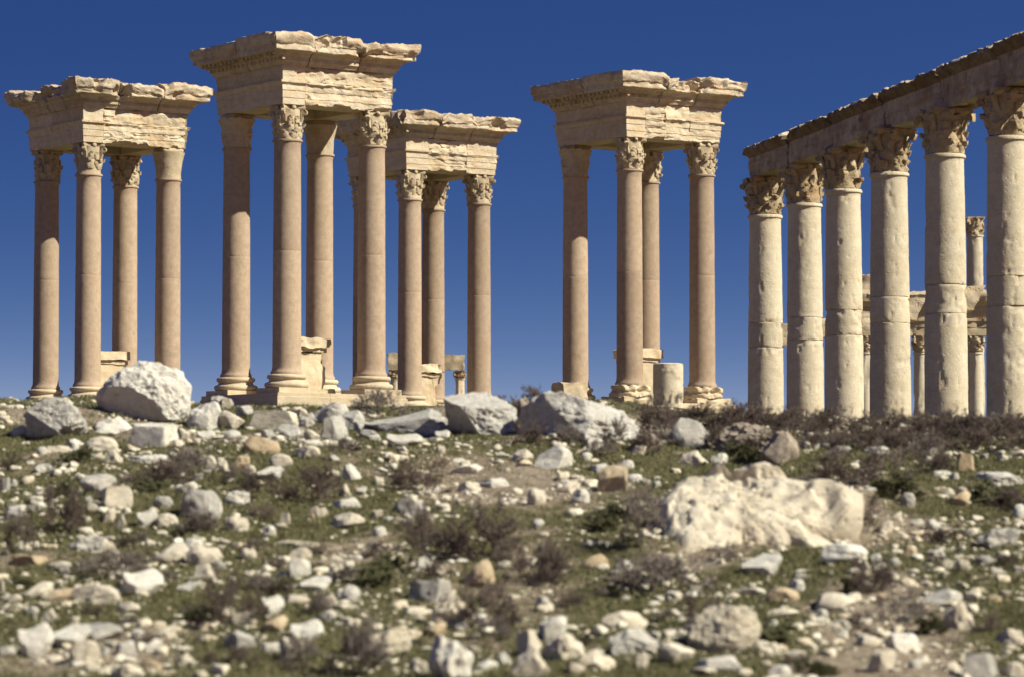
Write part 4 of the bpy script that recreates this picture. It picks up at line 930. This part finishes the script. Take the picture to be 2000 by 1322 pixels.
# ------------------------------------------------------------------ shrubs
def shrub_mesh(seed, mat, leafy=0, name='shrub'):
    rng = random.Random(seed); V, Fc = [], []
    def twig(a, b, r0, r1):
        a, b = Vector(a), Vector(b); d = (b - a).normalized(); u = d.orthogonal().normalized(); w = d.cross(u); n = len(V)
        for p, r in ((a, r0), (b, r1)):
            for k in range(3): V.append(tuple(p + (u * math.cos(k * 2.094) + w * math.sin(k * 2.094)) * r))
        for k in range(3): Fc.append([n + k, n + (k + 1) % 3, n + 3 + (k + 1) % 3, n + 3 + k])
    def grow(p, d, ln, r, lev):
        q = p + d * ln; twig(p, q, max(r, .0026), max(r * 0.7, .0018))
        if lev == 0:
            for _ in range(leafy):
                c = p.lerp(q, rng.random()); e = Vector((rng.gauss(0, 1), rng.gauss(0, 1), rng.gauss(0, 1))).normalized() * rng.uniform(.008, .022) * (1.7 if name == 'herb' else 1); g = e.orthogonal().normalized() * e.length * .5
                n = len(V); V.extend([tuple(c - g), tuple(c + e), tuple(c + g), tuple(c - e * .3)]); Fc.append([n, n + 1, n + 2, n + 3])
            return
        for _ in range(rng.choice((3, 3, 4))):
            nd = (d + Vector((rng.gauss(0, .55), rng.gauss(0, .55), rng.gauss(0.05, .4)))).normalized()
            if nd.z < -0.1: nd.z *= -0.5
            grow(p.lerp(q, rng.uniform(0.45, 1.0)), nd, ln * rng.uniform(.6, .85), r * 0.62, lev - 1)
    for k in range(8):
        a = rng.uniform(0, 2 * math.pi); t = rng.uniform(0.15, 1.15)
        d = Vector((math.cos(a) * math.sin(t), math.sin(a) * math.sin(t), math.cos(t)))
        grow(Vector((0.16 * math.cos(a) * rng.random(), 0.16 * math.sin(a) * rng.random(), -0.02)), d, rng.uniform(.15, .24), 0.0085, 4)
    V = np.array(V); hi = np.percentile(np.abs(V[:, 0]), 98), np.percentile(np.abs(V[:, 1]), 98), np.percentile(V[:, 2], 98.5)
    V = V / (2 * hi[0], 2 * hi[1], hi[2])
    mb = MB(); mb.add(V, Fc); return mb.mesh(name, M[mat], flat=True)
SM = {'brown': [shrub_mesh(20 + i, 'twig', 2) for i in range(4)], 'grey': [shrub_mesh(40 + i, 'twiggrey', 2) for i in range(3)], 'green': [shrub_mesh(60 + i, 'herb', 9, 'herb') for i in range(2)]}
SHR = [ # x0, x1, top, bottom, tint
 (1245,1345,772,852,'brown'),(1375,1450,786,838,'brown'),(1180,1225,815,868,'brown'),(690,800,772,822,'grey'),(1000,1065,762,815,'brown'),(940,1010,768,800,'brown'),
 (1440,1540,798,842,'brown'),(1510,1600,800,850,'brown'),(1580,1680,799,848,'brown'),(1650,1740,802,852,'brown'),(1710,1810,800,850,'brown'),(1780,1870,804,856,'brown'),(1850,1950,800,858,'brown'),(1920,2010,808,860,'brown'),
 (1560,1640,835,880,'brown'),(1680,1790,840,885,'brown'),(1840,1960,838,888,'brown'),(1770,1850,850,900,'grey'),(1960,2020,840,880,'brown'),
 (1590,1730,890,955,'brown'),(1690,1780,868,940,'grey'),(1780,1860,880,925,'brown'),(1640,1720,975,1045,'brown'),(1380,1440,830,880,'brown'),(1230,1300,835,890,'brown'),(1320,1400,790,830,'brown'),
 (85,160,955,1045,'brown'),(0,70,1000,1085,'brown'),(320,425,875,930,'grey'),(235,375,900,955,'brown'),(540,665,912,985,'brown'),(755,885,900,968,'brown'),
 (770,900,985,1085,'brown'),(870,1010,985,1100,'brown'),(700,800,1085,1150,'green'),(1220,1300,950,1070,'grey'),(980,1110,1060,1140,'brown'),(1200,1400,1085,1160,'grey'),
 (1660,1750,1095,1160,'brown'),(1715,1810,1150,1215,'grey'),(395,510,1120,1225,'brown'),(640,760,1220,1320,'grey'),(890,1015,1140,1225,'brown'),(555,625,1240,1300,'grey'),
 (1325,1390,1160,1230,'brown'),(150,290,1075,1135,'grey'),(95,140,940,975,'green'),(1425,1490,865,905,'green'),(250,330,935,960,'green'),(1000,1060,820,870,'brown'),(1085,1140,830,872,'grey'),
 (1380,1440,1060,1095,'grey'),(360,420,1180,1215,'green'),(1640,1700,1120,1160,'green'),(1790,1850,1200,1245,'green'),(1880,1990,940,985,'green'),(1700,1800,930,980,'green'),(600,640,1155,1200,'grey'),
 (1040,1100,1100,1150,'brown'),(1150,1230,985,1040,'green'),(470,540,925,965,'brown'),(20,80,1130,1150,'green'),(120,180,875,905,'green'),(1450,1560,1210,1260,'green'),(1900,1960,1195,1240,'brown'),(1560,1640,1290,1322,'green'),
]
shr = []
for (x0, x1, y0, y1, tint) in SHR:
    px = (x0 + x1) / 2; hx, hy, hz = ground_hit(px, y1)
    if y1 < 825 and px > 1100 or px < 1100 and y1 < 823: hx, hy, hz = px / F * 49.5 - 1000 / F * 49.5, 49.5, Hs((px - 1000) / F * 49.5, 49.5)
    w = (x1 - x0) / F * hy; h = (y1 - y0) / F * hy
    o = bpy.data.objects.new({'brown': 'dry_shrub', 'grey': 'dry_shrub', 'green': 'green_herb'}[tint], rr_.choice(SM[tint])); link(o)
    o.location = (hx, hy + 0.1, hz - 0.02); o.scale = (w * 1.05, max(w, h) * 0.9, h * 1.08); o.rotation_euler = (0, 0, rr_.choice((0, math.pi)) + rr_.uniform(-.3, .3))
    shr.append([o, px, (y0 + y1) / 2, (x1 - x0) / 2, tint, (y1 - y0) / 2])
for k in range(30):
    px = 1240 + 770 * (k + rr_.random()) / 30; hx, hy, hz = ground_hit(px, rr_.uniform(822, 880)); wpx = rr_.uniform(65, 120); tint = rr_.choice(('brown', 'brown', 'grey'))
    w, h = wpx / F * hy, wpx * rr_.uniform(.26, .44) / F * hy
    o = bpy.data.objects.new('dry_shrub', rr_.choice(SM[tint])); link(o); o.location = (hx, hy, hz - 0.02); o.scale = (w, w, h); o.rotation_euler = (0, 0, rr_.uniform(0, 6.28))
    qx, qy = proj((hx, hy, hz + h / 2)); shr.append([o, qx, qy, wpx / 2, tint, wpx * .2])
tries = 0
while len(shr) < 160 and tries < 2000:
    tries += 1; px = rr_.uniform(0, 2000); py = 865 + 450 * rr_.random(); hx, hy, hz = ground_hit(px, py)
    if any((hx - a) ** 2 + (hy - b) ** 2 < (0.12 + c) ** 2 for a, b, c in occ): continue
    wpx = rr_.uniform(35, 75); hpx = wpx * rr_.uniform(0.35, 0.6); tint = rr_.choice(('brown', 'brown', 'grey'))
    w, h = wpx / F * hy, hpx / F * hy
    o = bpy.data.objects.new('green_herb' if tint == 'green' else 'dry_shrub', rr_.choice(SM[tint])); link(o)
    o.location = (hx, hy, hz - 0.02); o.scale = (w, w, h); o.rotation_euler = (0, 0, rr_.uniform(0, 6.28))
    shr.append([o, px, py - hpx / 2, wpx / 2, tint, hpx / 2])

# ------------------------------------------------------------------ labels that single each rock and shrub out
LM = [(ref, px, py, hw, hh_) for (o, px, py, hw, c, k, ref, hh_) in placed if ref]
LM += [('the column stump', 1305, 755, 30, 46), ('the tallest pier', 560, 770, 150, 20), ('the right-hand pier', 1250, 790, 100, 20), ('the long colonnade', 1720, 800, 280, 12)]
def relation(px, py, own=None):
    best = None
    for ref, lx, ly, hw, hh_ in LM:
        if ref == own: continue
        dx, dy = px - lx, py - ly
        ex, ey = max(abs(dx) - hw, 0), max(abs(dy) - hh_, 0)
        s = math.hypot(ex, ey * 1.4) + 0.15 * math.hypot(dx, dy)
        if best is None or s < best[0]: best = (s, ref, dx, dy, hw, hh_, ex, ey)
    s, ref, dx, dy, hw, hh_, ex, ey = best
    lr = 'left' if dx < 0 else 'right'
    if abs(dx) < 0.75 * hw and abs(dy) > hh_ * 0.5: rel = 'just below' if dy > 0 else 'just above'
    elif abs(dy) < max(hh_ * 0.7, 14): rel = f'{lr} of'
    else: rel = f'{"below" if dy > 0 else "above"} and {lr} of'
    return f'{rel} {ref}'
def uniq(items):
    seen = {}
    for it in items: seen.setdefault(it[1], []).append(it)
    num = ['leftmost', 'second from left', 'third from left', 'fourth from left', 'fifth from left', 'sixth from left', 'seventh from left', 'eighth from left', 'ninth from left', 'tenth from left', 'eleventh from left', 'twelfth from left', 'thirteenth from left', 'fourteenth from left', 'fifteenth from left', 'sixteenth from left', 'seventeenth from left', 'eighteenth from left', 'nineteenth from left', 'twentieth from left']
    for lab, its in seen.items():
        if len(its) == 1: its[0][0]['label'] = lab; continue
        its.sort(key=lambda i: i[2])
        for n, it in enumerate(its):
            suf = ('left one' if n == 0 else 'right one') if len(its) == 2 else ('rightmost' if n == len(its) - 1 else num[min(n, 19)])
            it[0]['label'] = f'{lab}, {suf}'
def sizew(a): return 'tiny' if a < 11 else 'small' if a < 17 else 'medium' if a < 30 else 'large'
uniq([(o, f'{sizew(hw)} {KINDW[k]} {ROCKCOL[c][1]} rock {relation(px, py)}', px) for (o, px, py, hw, c, k, ref, hh_) in placed if not o.get('label')])
TW = {'brown': 'dry brown twiggy shrub', 'grey': 'dry greyish twiggy shrub', 'green': 'low green leafy herb'}
uniq([(o, f'{"small " if hw < 30 else "wide " if hw > 55 else ""}{TW[t]} {relation(px, py)}', px) for (o, px, py, hw, t, hh_) in shr])
for s_ in shr: tag(s_[0], None, 'plant' if s_[4] == 'green' else 'shrub', 'green herbs on the slope' if s_[4] == 'green' else 'dry shrubs on the slope')

# ------------------------------------------------------------------ gravel and grass (nobody could count them)
def fast_mesh(name, V, idx, size, mat, smooth_=False):
    me = bpy.data.meshes.new(name); n = len(idx)
    me.vertices.add(len(V)); me.vertices.foreach_set('co', V.astype(np.float32).ravel())
    me.loops.add(n * size); me.loops.foreach_set('vertex_index', idx.astype(np.int32).ravel())
    me.polygons.add(n); me.polygons.foreach_set('loop_start', np.arange(0, n * size, size, dtype=np.int32))
    me.update(calc_edges=True); me.materials.append(mat)
    if smooth_: me.shade_smooth()
    return me
rs = np.random.RandomState(12)
def scatter(n, y0=24.5, y1=54.5, power=1.0):
    y = y0 + (y1 - y0) * rs.rand(n) ** power; x = (rs.rand(n) * 2 - 1) * (y * 0.1515 + 2.6)
    return x, y
def stones(name, n, smin, smax, sub, nvar, label):
    x, y = scatter(n)
    q = np.stack([x, y, 0 * x], 1)
    dens = 0.48 + 1.9 * fbm(q * 0.9, 4, 41) - 0.16 * np.clip(x / 5, -1, 1) - 0.35 * smooth(x, 2, 4) * smooth(y, 44, 48)
    keep = rs.rand(n) < np.clip(dens, 0.08, 1); x, y = x[keep], y[keep]
    z = H(x, y); n = len(x)
    s = smin + (smax - smin) * rs.rand(n) ** 2.2
    base = [rock_verts(3000 + i, sub, ('angular', 'flat', 'wedge', 'blocky')[i % 4]) for i in range(nvar)]
    f = np.array(base[0][1]); nv_ = len(base[0][0])
    V = np.stack([b[0] for b in base])[rs.randint(0, nvar, n)]
    a = rs.rand(n) * 6.283; ca, sa = np.cos(a), np.sin(a)
    dx = s * (0.8 + 0.6 * rs.rand(n)); dy = s * (0.7 + 0.4 * rs.rand(n)); dz = s * (0.28 + 0.42 * rs.rand(n))
    X = V[..., 0] * dx[:, None]; Y = V[..., 1] * dy[:, None]; Z = (V[..., 2] - 0.32) * dz[:, None]
    P = np.stack([X * ca[:, None] - Y * sa[:, None] + x[:, None], X * sa[:, None] + Y * ca[:, None] + y[:, None], Z + z[:, None]], -1).reshape(-1, 3)
    idx = (f[None] + (np.arange(n) * nv_)[:, None, None]).reshape(-1, 3)
    o = link(bpy.data.objects.new(name, fast_mesh(name, P, idx, 3, M['gravel'])))
    tag(o, label, kind='stuff')
stones('rubble', 9000, 0.05, 0.18, 3, 24, 'loose pale limestone rubble covering the slope')
stones('gravel', 21000, 0.02, 0.06, 2, 12, 'fine limestone chips between the rocks')
def grass():
    n = 120000; x, y = scatter(n)
    g = green_at(x, y); keep = rs.rand(n) < np.clip((g - 0.25) * 1.5, 0.03, 1); x, y = x[keep], y[keep]; n = len(x); z = H(x, y)
    nb = 5; x = np.repeat(x, nb) + rs.normal(0, .035, n * nb); y = np.repeat(y, nb) + rs.normal(0, .035, n * nb); z = np.repeat(z, nb) - 0.008
    n *= nb; h = 0.025 + 0.05 * rs.rand(n) ** 1.6; a = rs.rand(n) * 6.283; w = 0.004 + 0.007 * rs.rand(n); lx, ly = rs.normal(0, .6, n) * h, rs.normal(0, .6, n) * h
    p0 = np.stack([x - w * np.cos(a), y - w * np.sin(a), z], 1); p1 = np.stack([x + w * np.cos(a), y + w * np.sin(a), z], 1); p2 = np.stack([x + lx, y + ly, z + h], 1)
    V = np.stack([p0, p1, p2], 1).reshape(-1, 3); idx = np.arange(n * 3).reshape(-1, 3)
    o = link(bpy.data.objects.new('grass', fast_mesh('grass', V, idx, 3, M['grass']))); tag(o, 'short olive green grass between the stones', kind='stuff')
grass()
print('rocks', len(placed), 'shrubs', len(shr))
